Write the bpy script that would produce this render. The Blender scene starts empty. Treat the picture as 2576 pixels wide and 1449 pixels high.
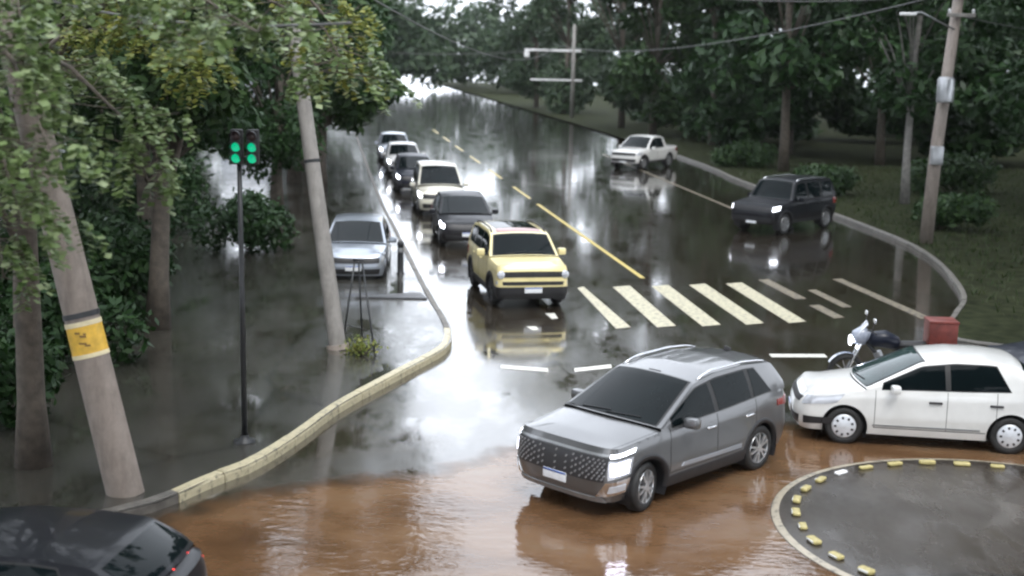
import bpy, bmesh, math, random
import numpy as np
from mathutils import Vector, Matrix
R = math.radians
random.seed(7); rng = np.random.default_rng(7)
scene = bpy.context.scene
COL = scene.collection

# ------------------------------------------------------------------ camera, sky, sun, exposure
cam_d = bpy.data.cameras.new('camera'); cam = bpy.data.objects.new('camera', cam_d); COL.objects.link(cam)
cam_d.sensor_width = 36; cam_d.lens = 36 * 3300 / 2576; cam_d.clip_start = .1; cam_d.clip_end = 3000
CAM_H, PITCH, ROLL = 5.836, .17463, .02307
fw = Vector((0, math.cos(PITCH), -math.sin(PITCH))); rt0 = Vector((1, 0, 0)); up0 = rt0.cross(fw)
rt = math.cos(ROLL) * rt0 + math.sin(ROLL) * up0; up = -math.sin(ROLL) * rt0 + math.cos(ROLL) * up0
cam.matrix_world = Matrix(((rt.x, up.x, -fw.x, 0), (rt.y, up.y, -fw.y, 0), (rt.z, up.z, -fw.z, CAM_H), (0, 0, 0, 1)))
scene.camera = cam
cam_d.dof.use_dof = True; cam_d.dof.focus_distance = 21; cam_d.dof.aperture_fstop = .85

SUN_EL, SUN_ROT = R(58), R(160)
world = bpy.data.worlds.new('World'); scene.world = world; world.use_nodes = True
wn, wl = world.node_tree.nodes, world.node_tree.links
wn.clear()
sky = wn.new('ShaderNodeTexSky'); sky.sky_type = 'NISHITA'; sky.sun_disc = False
sky.sun_elevation = SUN_EL; sky.sun_rotation = SUN_ROT; sky.air_density = 1.0; sky.dust_density = 6; sky.ozone_density = 1
hs = wn.new('ShaderNodeHueSaturation'); hs.inputs['Saturation'].default_value = .3
mixw = wn.new('ShaderNodeMix'); mixw.data_type = 'RGBA'; mixw.inputs[0].default_value = .75
mixw.inputs[7].default_value = (9.2, 9.8, 10.8, 1)          # even rain cloud
bg = wn.new('ShaderNodeBackground'); bg.inputs['Strength'].default_value = .12
wo = wn.new('ShaderNodeOutputWorld')
wl.new(sky.outputs[0], hs.inputs['Color']); wl.new(hs.outputs[0], mixw.inputs[6]); wl.new(mixw.outputs[2], bg.inputs['Color']); wl.new(bg.outputs[0], wo.inputs[0])

sun_d = bpy.data.lights.new('sun', 'SUN'); sun_d.energy = .5; sun_d.angle = R(25); sun_d.color = (1, .97, .92)
sun = bpy.data.objects.new('sun', sun_d); COL.objects.link(sun)
sdir = Vector((math.sin(SUN_ROT) * math.cos(SUN_EL), math.cos(SUN_ROT) * math.cos(SUN_EL), math.sin(SUN_EL)))
sun.rotation_euler = sdir.to_track_quat('Z', 'Y').to_euler()
vs = scene.view_settings; vs.view_transform = 'Standard'; vs.look = 'None'; vs.gamma = 1; vs.use_curve_mapping = False
vs.exposure = 1.35
scene.cycles.filter_width = 2.3
scene.cycles.max_bounces = 6; scene.cycles.volume_bounces = 0

# ------------------------------------------------------------------ materials
MATS = {}
def nodes_of(name):
    m = bpy.data.materials.new(name); m.use_nodes = True
    n, l = m.node_tree.nodes, m.node_tree.links
    b = n['Principled BSDF']; MATS[name] = m
    return m, n, l, b
def noise(n, l, scale, detail=4, rough=.55, coord=None, stretch=None):
    t = n.new('ShaderNodeTexNoise'); t.inputs['Scale'].default_value = scale; t.inputs['Detail'].default_value = detail; t.inputs['Roughness'].default_value = rough
    tc = n.new('ShaderNodeTexCoord'); src = tc.outputs[coord or 'Object']
    if stretch:
        mp = n.new('ShaderNodeMapping'); mp.inputs['Scale'].default_value = stretch[0]; mp.inputs['Rotation'].default_value = (0, 0, stretch[1]); l.new(src, mp.inputs[0]); src = mp.outputs[0]
    l.new(src, t.inputs['Vector']); return t.outputs['Fac']
def ramp(n, l, fac, stops):
    r = n.new('ShaderNodeValToRGB'); e = r.color_ramp.elements
    while len(e) < len(stops): e.new(.5)
    for i, (p, c) in enumerate(stops):
        e[i].position = p; e[i].color = (c[0], c[1], c[2], 1) if not isinstance(c, (int, float)) else (c, c, c, 1)
    l.new(fac, r.inputs[0]); return r.outputs[0]
def bump(n, l, b, h, strength, dist=.02, inp='Normal', chain=None):
    bp = n.new('ShaderNodeBump'); bp.inputs['Strength'].default_value = strength; bp.inputs['Distance'].default_value = dist
    l.new(h, bp.inputs['Height'])
    if chain: l.new(chain, bp.inputs['Normal'])
    if inp: l.new(bp.outputs[0], b.inputs[inp])
    return bp.outputs[0]
def simple(name, col, rough=.5, metal=0, coat=0, spec=.5, var=.15, vscale=6, emit=None, bmp=0, bscale=60):
    m, n, l, b = nodes_of(name)
    c0 = [max(0, x * (1 - var)) for x in col]; c1 = [min(1, x * (1 + var)) for x in col]
    l.new(ramp(n, l, noise(n, l, vscale), [(.3, c0), (.7, c1)]), b.inputs['Base Color'])
    b.inputs['Roughness'].default_value = rough; b.inputs['Metallic'].default_value = metal
    b.inputs['Coat Weight'].default_value = coat; b.inputs['Coat Roughness'].default_value = .04; b.inputs['Specular IOR Level'].default_value = spec
    if emit: b.inputs['Emission Color'].default_value = (*emit[0], 1); b.inputs['Emission Strength'].default_value = emit[1]
    if bmp: bump(n, l, b, noise(n, l, bscale, 3), bmp, .01)
    return m
def paint(name, col, metal=.35, rough=.32, dirt=.25, coat=1):
    m, n, l, b = nodes_of(name)
    base = ramp(n, l, noise(n, l, 3), [(.3, [x * .93 for x in col]), (.7, [min(1, x * 1.05) for x in col])])
    # road film on the lower body
    tc = n.new('ShaderNodeTexCoord'); sp = n.new('ShaderNodeSeparateXYZ'); l.new(tc.outputs['Object'], sp.inputs[0])
    mr = n.new('ShaderNodeMapRange'); mr.inputs[1].default_value = .2; mr.inputs[2].default_value = .75; mr.inputs[3].default_value = dirt; mr.inputs[4].default_value = 0; l.new(sp.outputs[2], mr.inputs[0])
    mu = n.new('ShaderNodeMath'); mu.operation = 'MULTIPLY'; l.new(mr.outputs[0], mu.inputs[0]); l.new(noise(n, l, 7, 6), mu.inputs[1])
    mx = n.new('ShaderNodeMix'); mx.data_type = 'RGBA'; l.new(mu.outputs[0], mx.inputs[0]); l.new(base, mx.inputs[6]); mx.inputs[7].default_value = (.16, .11, .075, 1)
    l.new(mx.outputs[2], b.inputs['Base Color'])
    b.inputs['Metallic'].default_value = metal; b.inputs['Roughness'].default_value = rough
    if coat < 1: b.inputs['Specular IOR Level'].default_value = .2
    b.inputs['Coat Weight'].default_value = coat; b.inputs['Coat Roughness'].default_value = .05
    # rain beads
    v = n.new('ShaderNodeTexVoronoi'); v.inputs['Scale'].default_value = 55; l.new(tc.outputs['Object'], v.inputs['Vector'])
    h = ramp(n, l, v.outputs['Distance'], [(.1, 1.), (.35, 0.)])
    bp = bump(n, l, b, h, .25, .004, 'Coat Normal')
    return m

def wet_ground(name, cols, scale, rlo, rhi, bstr, bscale, pud=.35, ior=1.6, coat=1.):
    m, n, l, b = nodes_of(name)
    f1 = noise(n, l, scale, 8, .65); f2 = noise(n, l, .35, 5, .6)
    c = ramp(n, l, f1, [(.3, cols[0]), (.7, cols[1])])
    g = n.new('ShaderNodeMix'); g.data_type = 'RGBA'; g.blend_type = 'MULTIPLY'; g.inputs[0].default_value = .6
    l.new(c, g.inputs[6]); l.new(ramp(n, l, f2, [(.35, .55), (.65, 1.25)]), g.inputs[7]); vo = n.new('ShaderNodeTexVoronoi'); vo.feature = 'DISTANCE_TO_EDGE'; vo.inputs['Scale'].default_value = .32; tcv = n.new('ShaderNodeTexCoord'); dn = n.new('ShaderNodeTexNoise'); dn.inputs['Scale'].default_value = 2.2; dn.inputs['Detail'].default_value = 6
    va = n.new('ShaderNodeMix'); va.data_type = 'VECTOR'; va.inputs[0].default_value = .22; l.new(tcv.outputs['Object'], dn.inputs['Vector']); l.new(tcv.outputs['Object'], va.inputs[4]); l.new(dn.outputs['Color'], va.inputs[5]); l.new(va.outputs[1], vo.inputs['Vector'])
    ck = n.new('ShaderNodeMix'); ck.data_type = 'RGBA'; ck.blend_type = 'MULTIPLY'; ck.inputs[0].default_value = .7; l.new(g.outputs[2], ck.inputs[6]); l.new(ramp(n, l, vo.outputs['Distance'], [(.002, .25), (.012, 1.)]), ck.inputs[7])
    l.new(ck.outputs[2], b.inputs['Base Color'])
    wetm = noise(n, l, .7, 9, .68, None, ((1.4, .6, 1), .14))
    l.new(ramp(n, l, wetm, [(.43, rlo), (.5, (rlo + rhi) / 2), (.6, rhi)]), b.inputs['Roughness'])
    b.inputs['IOR'].default_value = ior; b.inputs['Specular IOR Level'].default_value = .6
    hb = ramp(n, l, wetm, [(.43, .04), (.53, 1.)])
    mu = n.new('ShaderNodeMath'); mu.operation = 'MULTIPLY'; l.new(noise(n, l, bscale, 4, .7), mu.inputs[0]); l.new(hb, mu.inputs[1])
    bump(n, l, b, mu.outputs[0], bstr, .012)
    b.inputs['Coat Weight'].default_value = coat; b.inputs['Coat IOR'].default_value = 1.4; b.inputs['Coat Roughness'].default_value = .06
    bump(n, l, b, mu.outputs[0], bstr * .14, .008, 'Coat Normal')
    return m
wet_ground('asphalt', ((.024, .019, .0135), (.056, .045, .032)), 30, .03, .15, .26, 60)
wet_ground('apron', ((.024, .019, .014), (.052, .042, .032)), 26, .2, .4, .5, 45, ior=1.3, coat=.25)
wet_ground('paving', ((.02, .0195, .016), (.07, .066, .054)), 22, .05, .26, .6, 30, ior=1.5, coat=.6)
simple('soil_grass', (.022, .026, .012), .95, spec=.05, var=.5, vscale=2.5, bmp=.8, bscale=18)
def water_mat():
    m, n, l, b = nodes_of('muddy_water')
    f = noise(n, l, .7, 5, .55, None, ((.8, 1.1, 1), .25))
    l.new(ramp(n, l, f, [(.3, (.075, .039, .019)), (.48, (.125, .068, .034)), (.6, (.165, .095, .05)), (.75, (.175, .12, .075))]), b.inputs['Base Color'])
    b.inputs['Roughness'].default_value = .07; b.inputs['IOR'].default_value = 1.6
    h1 = noise(n, l, 3.0, 3, .5, None, ((.8, 1.6, 1), .25)); h2 = noise(n, l, 11, 2, .5, None, ((.8, 1.5, 1), -.2))
    c1 = bump(n, l, b, h1, .2, .035, None); bump(n, l, b, h2, .22, .01, 'Normal', c1)
    at = n.new('ShaderNodeAttribute'); at.attribute_name = 'depth'
    ad = n.new('ShaderNodeMath'); ad.operation = 'MULTIPLY_ADD'; ad.inputs[1].default_value = .9; l.new(noise(n, l, 2.6, 6, .7), ad.inputs[0]); l.new(at.outputs['Fac'], ad.inputs[2])
    mr = n.new('ShaderNodeMapRange'); mr.inputs[1].default_value = .3; mr.inputs[2].default_value = .85; l.new(ad.outputs[0], mr.inputs[0])
    tr = n.new('ShaderNodeBsdfTransparent'); mx = n.new('ShaderNodeMixShader'); o = [x for x in n if x.type == 'OUTPUT_MATERIAL'][0]
    l.new(mr.outputs[0], mx.inputs[0]); l.new(tr.outputs[0], mx.inputs[1]); l.new(b.outputs[0], mx.inputs[2]); l.new(mx.outputs[0], o.inputs[0])
    return m
water_mat()
def mark(name, col, worn):
    m, n, l, b = nodes_of(name)
    f = noise(n, l, 9, 8, .7)
    l.new(ramp(n, l, f, [(worn - .08, (.05, .048, .045)), (worn + .06, [x * .8 for x in col]), (.85, col)]), b.inputs['Base Color'])
    b.inputs['Roughness'].default_value = .35; bump(n, l, b, noise(n, l, 60), .3, .004); return m
mark('mark_cream', (.64, .6, .43), .43); mark('mark_white', (.74, .73, .66), .36); mark('mark_yellow', (.62, .5, .13), .38); mark('mark_faint', (.36, .31, .22), .5); mark('ring_paint', (.42, .37, .28), .42)
mark('kerb_paint', (.56, .5, .33), .4); simple('kerb_stone', (.12, .11, .095), .5, var=.4, vscale=5, bmp=.6, bscale=25)
def streaked(name, col, dark):
    m, n, l, b = nodes_of(name)
    a = ramp(n, l, noise(n, l, 5, 8, .7), [(.3, [x * .7 for x in col]), (.7, col)]); st = noise(n, l, 3, 6, .7, None, ((2.2, 2.2, .5), 0))
    mx = n.new('ShaderNodeMix'); mx.data_type = 'RGBA'; l.new(ramp(n, l, st, [(.45, 0.), (.7, .6)]), mx.inputs[0]); l.new(a, mx.inputs[6]); mx.inputs[7].default_value = (*dark, 1); l.new(mx.outputs[2], b.inputs['Base Color'])
    b.inputs['Roughness'].default_value = .55; bump(n, l, b, noise(n, l, 35, 6, .7), .5, .01)
streaked('concrete', (.3, .255, .22), (.13, .105, .085)); streaked('concrete_grey', (.27, .255, .235), (.12, .11, .098))
simple('band_yellow', (.68, .42, .05), .45, var=.2, vscale=8); simple('band_edge', (.7, .62, .4), .5)
simple('lettering_brown', (.2, .11, .03), .6)
simple('dark_metal', (.03, .032, .034), .4, .3); simple('black_plastic', (.018, .018, .02), .5, var=.2); simple('grey_metal', (.35, .36, .37), .35, .7)
simple('tyre', (.014, .014, .014), .6, var=.3, vscale=20, bmp=.3); simple('rim', (.5, .51, .52), .28, .8); simple('hubcap', (.62, .64, .67), .35, .35); simple('rim_dark', (.06, .06, .065), .35, .5)
simple('chrome', (.75, .76, .78), .12, .95, var=.05); simple('plate', (.72, .74, .76), .4, var=.08, vscale=20); simple('plate_blue', (.05, .12, .4), .4)
simple('lamp_glass', (.5, .52, .56), .08, .2, coat=1); simple('lamp_lit', (.9, .92, 1), .1, emit=((.86, .9, 1), 7)); simple('lamp_lavender', (.85, .85, 1), .1, var=.3, vscale=30, emit=((.78, .78, 1), 3.5)); simple('lamp_low', (.8, .82, .9), .1, emit=((.86, .9, 1), 2.5))
simple('tail_red', (.22, .012, .01), .15, coat=1); simple('tail_lit', (.5, .02, .015), .15, coat=1, emit=((1, .06, .05), 2.5)); simple('tail_amber', (.7, .25, .03), .2, coat=1, emit=((1, .4, .05), 1.2)); simple('indicator', (.6, .18, .05), .2, coat=1)
simple('green_lamp', (.02, .4, .22), .2, emit=((.0, .5, .24), .35)); simple('dead_lamp', (.05, .03, .03), .2)
simple('glass_dark', (.004, .007, .008), .03, spec=.1, var=.2, vscale=2); simple('glass_green', (.03, .05, .05), .04, spec=.4, var=.3, vscale=2); simple('seal', (.01, .01, .01), .5)
paint('paint_grey', (.105, .107, .11), .45, .3); paint('paint_white', (.66, .66, .64), .05, .35, .2); paint('paint_yellow', (.72, .62, .3), .0, .35, .15)
paint('paint_black', (.006, .007, .01), .0, .4, .15, .28); paint('paint_cream', (.62, .6, .5), .1, .35); paint('paint_silver', (.36, .4, .46), .6, .3); paint('paint_navy', (.008, .011, .022), .0, .4, .15, .35)
paint('roof_red', (.22, .05, .03), .1, .3)
simple('stud_yellow', (.42, .36, .15), .4, var=.25, vscale=20, bmp=.3); simple('stud_lit', (.8, .8, .8), .25, var=.1); simple('reflector', (.85, .85, .8), .15, .3, coat=1)
simple('bark', (.085, .07, .055), .75, var=.4, vscale=6, bmp=1, bscale=22); simple('bark_pale', (.2, .19, .175), .7, var=.35, vscale=5, bmp=.6, bscale=20)
simple('wall_pale', (.42, .46, .52), .7, var=.12, vscale=2); simple('roof_tile', (.2, .1, .07), .7, var=.3, vscale=4); simple('pane', (.05, .07, .09), .05, coat=1); simple('frame_white', (.7, .7, .7), .5)
simple('board', (.07, .072, .078), .4, var=.3, vscale=4); simple('wire', (.1, .1, .1), .4)
def leafmat(name, cols, trans=.25, rough=.5):
    m, n, l, b = nodes_of(name)
    g = n.new('ShaderNodeNewGeometry')
    c = ramp(n, l, g.outputs['Random Per Island'], [(i / (len(cols) - 1), x) for i, x in enumerate(cols)])
    l.new(c, b.inputs['Base Color']); b.inputs['Roughness'].default_value = rough; b.inputs['Specular IOR Level'].default_value = .3
    t = n.new('ShaderNodeBsdfTranslucent'); l.new(c, t.inputs['Color'])
    mx = n.new('ShaderNodeMixShader'); mx.inputs[0].default_value = trans
    o = [x for x in n if x.type == 'OUTPUT_MATERIAL'][0]
    l.new(b.outputs[0], mx.inputs[1]); l.new(t.outputs[0], mx.inputs[2]); l.new(mx.outputs[0], o.inputs[0]); return m
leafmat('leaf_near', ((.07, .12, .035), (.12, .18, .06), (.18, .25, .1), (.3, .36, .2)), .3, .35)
leafmat('leaf_lime', ((.12, .17, .04), (.2, .23, .06), (.26, .26, .05)), .35)
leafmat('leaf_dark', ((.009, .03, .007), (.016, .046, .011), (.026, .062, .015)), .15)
leafmat('leaf_mid', ((.014, .04, .011), (.026, .058, .015), (.045, .085, .024)), .2)
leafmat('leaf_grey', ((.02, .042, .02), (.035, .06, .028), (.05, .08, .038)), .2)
leafmat('leaf_red', ((.16, .025, .02), (.24, .05, .035), (.28, .1, .07), (.05, .06, .025)), .2)
leafmat('grass_blade', ((.018, .034, .009), (.03, .048, .013), (.045, .055, .02)), .2, .6)

# ------------------------------------------------------------------ mesh helpers
class MB:
    def __init__(s): s.v = []; s.f = []
    def grid(s, P, flip=False):
        n, m = len(P), len(P[0]); b = len(s.v)
        for row in P: s.v += [tuple(p) for p in row]
        for i in range(n - 1):
            for j in range(m - 1):
                q = (b + i * m + j, b + i * m + j + 1, b + (i + 1) * m + j + 1, b + (i + 1) * m + j)
                s.f.append(q[::-1] if flip else q)
        return s
    def box(s, c, d, M=None, bev=0):
        c = Vector(c); h = Vector(d) / 2; b = len(s.v)
        if bev:
            t = bmesh.new(); bmesh.ops.create_cube(t, size=1)
            for v in t.verts: v.co = Vector((v.co.x * d[0], v.co.y * d[1], v.co.z * d[2]))
            bmesh.ops.bevel(t, geom=list(t.edges), offset=bev, segments=2, affect='EDGES', profile=.6)
            t.verts.index_update()
            for v in t.verts: s.v.append(tuple((M @ v.co if M else v.co) + c))
            for f in t.faces: s.f.append(tuple(b + v.index for v in f.verts))
            t.free(); return s
        for x in (-1, 1):
            for y in (-1, 1):
                for z in (-1, 1):
                    p = Vector((x * h.x, y * h.y, z * h.z)); s.v.append(tuple((M @ p if M else p) + c))
        for q in ((0, 1, 3, 2), (4, 6, 7, 5), (0, 4, 5, 1), (2, 3, 7, 6), (0, 2, 6, 4), (1, 5, 7, 3)): s.f.append(tuple(b + i for i in q))
        return s
    def tube(s, pts, rad, n=8, cap=True):
        pts = [Vector(p) for p in pts]; b = len(s.v)
        rad = rad if isinstance(rad, (list, tuple)) else [rad] * len(pts)
        for i, p in enumerate(pts):
            t = (pts[min(i + 1, len(pts) - 1)] - pts[max(i - 1, 0)]).normalized()
            a = t.cross(Vector((0, 0, 1)) if abs(t.z) < .9 else Vector((1, 0, 0))).normalized(); c = t.cross(a)
            for k in range(n):
                w = 2 * math.pi * k / n; s.v.append(tuple(p + (a * math.cos(w) + c * math.sin(w)) * rad[i]))
        for i in range(len(pts) - 1):
            for k in range(n):
                k2 = (k + 1) % n; s.f.append((b + i * n + k, b + i * n + k2, b + (i + 1) * n + k2, b + (i + 1) * n + k))
        if cap: s.f.append(tuple(b + k for k in range(n))[::-1]); s.f.append(tuple(b + (len(pts) - 1) * n + k for k in range(n)))
        return s
    def lathe(s, prof, n=24, M=None):     # profile (r, h) about local z
        b = len(s.v)
        for r_, h in prof:
            for k in range(n):
                w = 2 * math.pi * k / n; p = Vector((r_ * math.cos(w), r_ * math.sin(w), h)); s.v.append(tuple(M @ p if M else p))
        for i in range(len(prof) - 1):
            for k in range(n):
                k2 = (k + 1) % n; s.f.append((b + i * n + k, b + i * n + k2, b + (i + 1) * n + k2, b + (i + 1) * n + k))
        return s
    def prism(s, poly, z0, z1):
        b = len(s.v); n = len(poly)
        for p in poly: s.v.append((p[0], p[1], z0))
        for p in poly: s.v.append((p[0], p[1], z1))
        s.f.append(tuple(b + n + i for i in range(n))); s.f.append(tuple(b + i for i in range(n))[::-1])
        for i in range(n): j = (i + 1) % n; s.f.append((b + i, b + j, b + n + j, b + n + i))
        return s
    def mesh(s, name, mat, smooth=True):
        me = bpy.data.meshes.new(name); me.from_pydata(s.v, [], s.f); me.materials.append(MATS[mat])
        if smooth: me.polygons.foreach_set('use_smooth', [True] * len(me.polygons))
        me.validate(); return me
    def build(s, name, mat, parent=None, smooth=True, label=None, weld=0, sharp=None):
        me = s.mesh(name, mat, smooth)
        if weld:
            t = bmesh.new(); t.from_mesh(me); bmesh.ops.remove_doubles(t, verts=t.verts, dist=weld); bmesh.ops.recalc_face_normals(t, faces=t.faces); t.to_mesh(me); t.free()
        if sharp is not None and smooth: me.set_sharp_from_angle(angle=R(sharp))
        o = bpy.data.objects.new(name, me); COL.objects.link(o)
        if parent: o.parent = parent
        if label: o['label'] = label
        return o
def tag(o, label, cat, group=None):
    o['label'] = label; o['category'] = cat
    if group: o['group'] = group
    return o
def struct(o): o['kind'] = 'structure'; return o
def empty(name, loc=(0, 0, 0), rz=0):
    o = bpy.data.objects.new(name, None); COL.objects.link(o); o.location = loc; o.rotation_euler = (0, 0, rz); o.empty_display_size = .3; return o
def link_copy(me, name, parent=None, loc=(0, 0, 0), rz=0):
    o = bpy.data.objects.new(name, me); COL.objects.link(o); o.location = loc; o.rotation_euler = (0, 0, rz)
    if parent: o.parent = parent
    return o

# ------------------------------------------------------------------ ground layout
ROADA = -.14445
RD = Vector((math.sin(ROADA), math.cos(ROADA), 0)); RC = Vector((math.cos(ROADA), -math.sin(ROADA), 0))
def road(al, ac, z=0): p = RD * al + RC * ac; return Vector((p.x, p.y, z))
def catmull(pts, step=.5):
    P = [np.array(p[:2], float) for p in pts]; P = [2 * P[0] - P[1]] + P + [2 * P[-1] - P[-2]]; out = []
    for i in range(1, len(P) - 2):
        n = max(2, int(np.linalg.norm(P[i + 1] - P[i]) / step))
        for k in range(n):
            t = k / n; a, b, c, d = P[i - 1:i + 3]
            out.append(.5 * (2 * b + (c - a) * t + (2 * a - 5 * b + 4 * c - d) * t * t + (3 * b - a - 3 * c + d) * t ** 3))
    out.append(P[-2]); return [tuple(o) for o in out]

def sheet(name, mat, poly, z):
    me = bpy.data.meshes.new(name); t = bmesh.new(); vs_ = [t.verts.new((p[0], p[1], z)) for p in poly]
    t.faces.new(vs_); bmesh.ops.triangulate(t, faces=t.faces); bmesh.ops.recalc_face_normals(t, faces=t.faces)
    if t.faces and sum(f.normal.z for f in t.faces) < 0: bmesh.ops.reverse_faces(t, faces=t.faces)
    t.to_mesh(me); t.free(); me.materials.append(MATS[mat])
    o = bpy.data.objects.new(name, me); COL.objects.link(o); return o
road_o = struct(sheet('road', 'asphalt', [(-260, -50), (260, -50), (260, 330), (-260, 330)], 0))

KERB = catmull([(-12, 13.2), (-8, 14.2), (-5.6, 15.1), (-4.44, 16.05), (-4.0, 17.02), (-3.65, 17.56), (-3.35, 18.42), (-3.07, 19.56), (-2.76, 20.97), (-2.31, 22.32), (-1.8, 23.84), (-1.3, 25.3), (-1.22, 26.6), (-1.45, 28.5), (-2.1, 32.2), (-3.9, 43.5), (-5.4, 53), (-9.3, 80), (-20, 155), (-40, 290)], .5)
side_poly = KERB + [(-250, 290), (-250, 13.2)]
SW = .13
walk = struct(sheet('pavement', 'paving', side_poly, SW))
def kerb_run(line, parent, d, inward, n_paint):
    acc = []; 
    # resample to ~0.95 m stones
    P = [Vector((*p, 0)) for p in line]; L = [0]
    for a, b in zip(P, P[1:]): L.append(L[-1] + (b - a).length)
    def at(s):
        s = max(0, min(L[-1] - 1e-4, s)); i = max(k for k in range(len(L)) if L[k] <= s); i = min(i, len(P) - 2)
        return P[i].lerp(P[i + 1], (s - L[i]) / (L[i + 1] - L[i]))
    s = 0; k = 0
    while s < L[-1] - .5 and k < 110:
        e = s + .95; q = [at(s + .006), at((s + e) / 2), at(e - .006)]; mb = MB(); rows = []
        jz = random.uniform(-.006, .006); jo = random.uniform(-.008, .008)
        for p, tpt in zip(q, ((q[1] - q[0]), (q[2] - q[0]), (q[2] - q[1]))):
            tn = tpt.normalized(); nr = Vector((-tn.y, tn.x, 0)) * inward
            prof = [(jo, -.02), (jo, .10), (jo + .035, .145 + jz), (.15, .15 + jz), (.15, -.02)]
            rows.append([p + nr * a + Vector((0, 0, b)) for a, b in prof])
        mb.grid(rows, flip=inward < 0)
        for r_ in (rows[0], rows[2]): b = len(mb.v); mb.v += [tuple(x) for x in r_]; mb.f.append(tuple(range(b, b + 5)))
        painted = n_paint(q[1])
        mb.build('kerb_stone', 'kerb_paint' if painted else 'kerb_stone', parent, smooth=False, weld=.0005)
        s = e; k += 1
kerb_run(KERB, walk, 1, 1, lambda p: 16.6 < p.y < 27 and p.x > -4.3)

VERGE = catmull([(60, 27.5), (20, 26.6), (12.4, 26.3), (9.9, 26.9), (9.35, 28.0), (10.3, 30.2), (11.6, 33.6), (12.8, 41), (12.5, 49), (11.0, 64), (10.3, 76), (7, 104), (0, 155), (-19, 290)], .8)
verge = struct(sheet('verge', 'soil_grass', VERGE + [(250, 290), (250, 27.5)], .115))
kerb_run(VERGE, verge, 1, -1, lambda p: False)

# flood water: irregular muddy sheet
wp = [(-8.5, 13.4), (-5.0, 14.6), (-4.38, 15.55), (-3.9, 16.35), (-3.2, 17.05), (-2.6, 17.35), (-1.95, 17.72), (-1.3, 17.85), (-.6, 18.4), (-.1, 19.15), (.5, 19.5), (1.6, 19.9), (2.7, 20.2), (3.5, 20.6), (4.2, 20.9), (5.5, 20.9), (8, 20.6), (11, 20.2), (11, 19.6), (8, 18.6), (6.4, 18.2), (5.3, 17.6), (4.8, 16.9), (4.5, 15.9), (4.6, 14.9), (5.0, 14.0), (5.2, 12.5), (4, 9.5), (-1, 8.5), (-5, 9), (-9, 11)]
wpl = catmull(wp + [wp[0]], .25)
wpl = [(x + .07 * math.sin(7 * x + 3 * y) + .05 * math.sin(13 * y), y + .06 * math.sin(9 * x + 1.3) + .04 * math.sin(17 * x + 5 * y)) for x, y in wpl][:-1]
def water_sheet():
    poly = np.array(wpl); A = poly; B = np.roll(poly, -1, 0)
    st = .14; xs = np.arange(-9.2, 11.4, st); ys = np.arange(8.2, 21.4, st); X, Y = np.meshgrid(xs, ys, indexing='ij'); P = np.stack([X.ravel(), Y.ravel()], 1)
    ins = np.zeros(len(P), bool); dist = np.full(len(P), 9.)
    for a, b in zip(A, B):
        c = ((a[1] > P[:, 1]) != (b[1] > P[:, 1])); xx = (b[0] - a[0]) * (P[:, 1] - a[1]) / ((b[1] - a[1]) or 1e-9) + a[0]; ins ^= c & (P[:, 0] < xx)
        ab = b - a; t = np.clip(((P - a) @ ab) / max(ab @ ab, 1e-9), 0, 1); dist = np.minimum(dist, np.linalg.norm(P - a - t[:, None] * ab, axis=1))
    sd = np.where(ins, dist, -dist); n, m = X.shape; keep = (sd > -.3).reshape(n, m); idx = -np.ones((n, m), int); idx[keep] = np.arange(keep.sum())
    V = [(x, y, .012) for x, y in P[keep.ravel()]]; F = [(idx[i, j], idx[i + 1, j], idx[i + 1, j + 1], idx[i, j + 1]) for i in range(n - 1) for j in range(m - 1) if keep[i, j] and keep[i + 1, j] and keep[i + 1, j + 1] and keep[i, j + 1]]
    me = bpy.data.meshes.new('muddy_water'); me.from_pydata(V, [], [tuple(int(k) for k in f) for f in F]); me.materials.append(MATS['muddy_water'])
    at = me.attributes.new('depth', 'FLOAT', 'POINT'); at.data.foreach_set('value', sd[keep.ravel()].astype(np.float32))
    o = bpy.data.objects.new('muddy_water', me); COL.objects.link(o); return struct(o)
water_sheet()

# roundabout apron with painted ring
RBX, RBY, RBR = 6.52, 15.96, 2.77
mb = MB(); rings = []
for r_, z in ((3.18, .004), (3.0, .022), (2.2, .05), (1.2, .075), (.01, .085)):
    rings.append([(RBX + r_ * math.cos(a), RBY + r_ * math.sin(a), z) for a in np.linspace(0, 2 * math.pi, 97)])
apron = struct(mb.grid(rings).build('roundabout_apron', 'apron', weld=.001))
mb = MB(); mb.grid([[(RBX + r_ * math.cos(a), RBY + r_ * math.sin(a), z) for a in np.linspace(0, 2 * math.pi, 97)] for r_, z in ((3.09, .018), (2.99, .028))])
mb.build('painted_ring', 'ring_paint', apron)

# road markings as parts of the road
def quad_mark(name, pts, mat, z=.005):
    mb = MB(); mb.v = [(p[0], p[1], z) for p in pts]; mb.f = [(0, 1, 2, 3)]
    o = mb.build(name, mat, road_o, smooth=False); me = o.data
    if me.polygons[0].normal.z < 0: me.flip_normals()
    return o
for i in range(5):
    ac = 6.36 + 1.06 * i; w = .3 if i == 0 else .5
    dz = (0, .12, .2, .35, .5)[i]
    o0 = .0 if i else .1
    quad_mark('zebra_stripe', [road(27.6 + dz, ac - .12 + o0), road(27.75 + dz, ac - .12 + (w if i else .5) - .03), road(32.9 + dz * 1.2, ac + w), road(32.7 + dz * 1.2, ac + o0)], 'mark_cream')
for a0, a1, ac, w in ((31.0, 33.9, 11.7, .32), (28.6, 30.2, 11.75, .3), (29.9, 32.3, 12.5, .26), (28.5, 34, 13.85, .3)):
    quad_mark('worn_zebra_stripe', [road(a0, ac), road(a0 + .1, ac + w), road(a1 + .1, ac + w), road(a1, ac)], 'mark_faint')
quad_mark('centre_line', [road(34.2, 8.48), road(34.2, 8.62), road(52, 8.6), road(52, 8.46)], 'mark_yellow')
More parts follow.
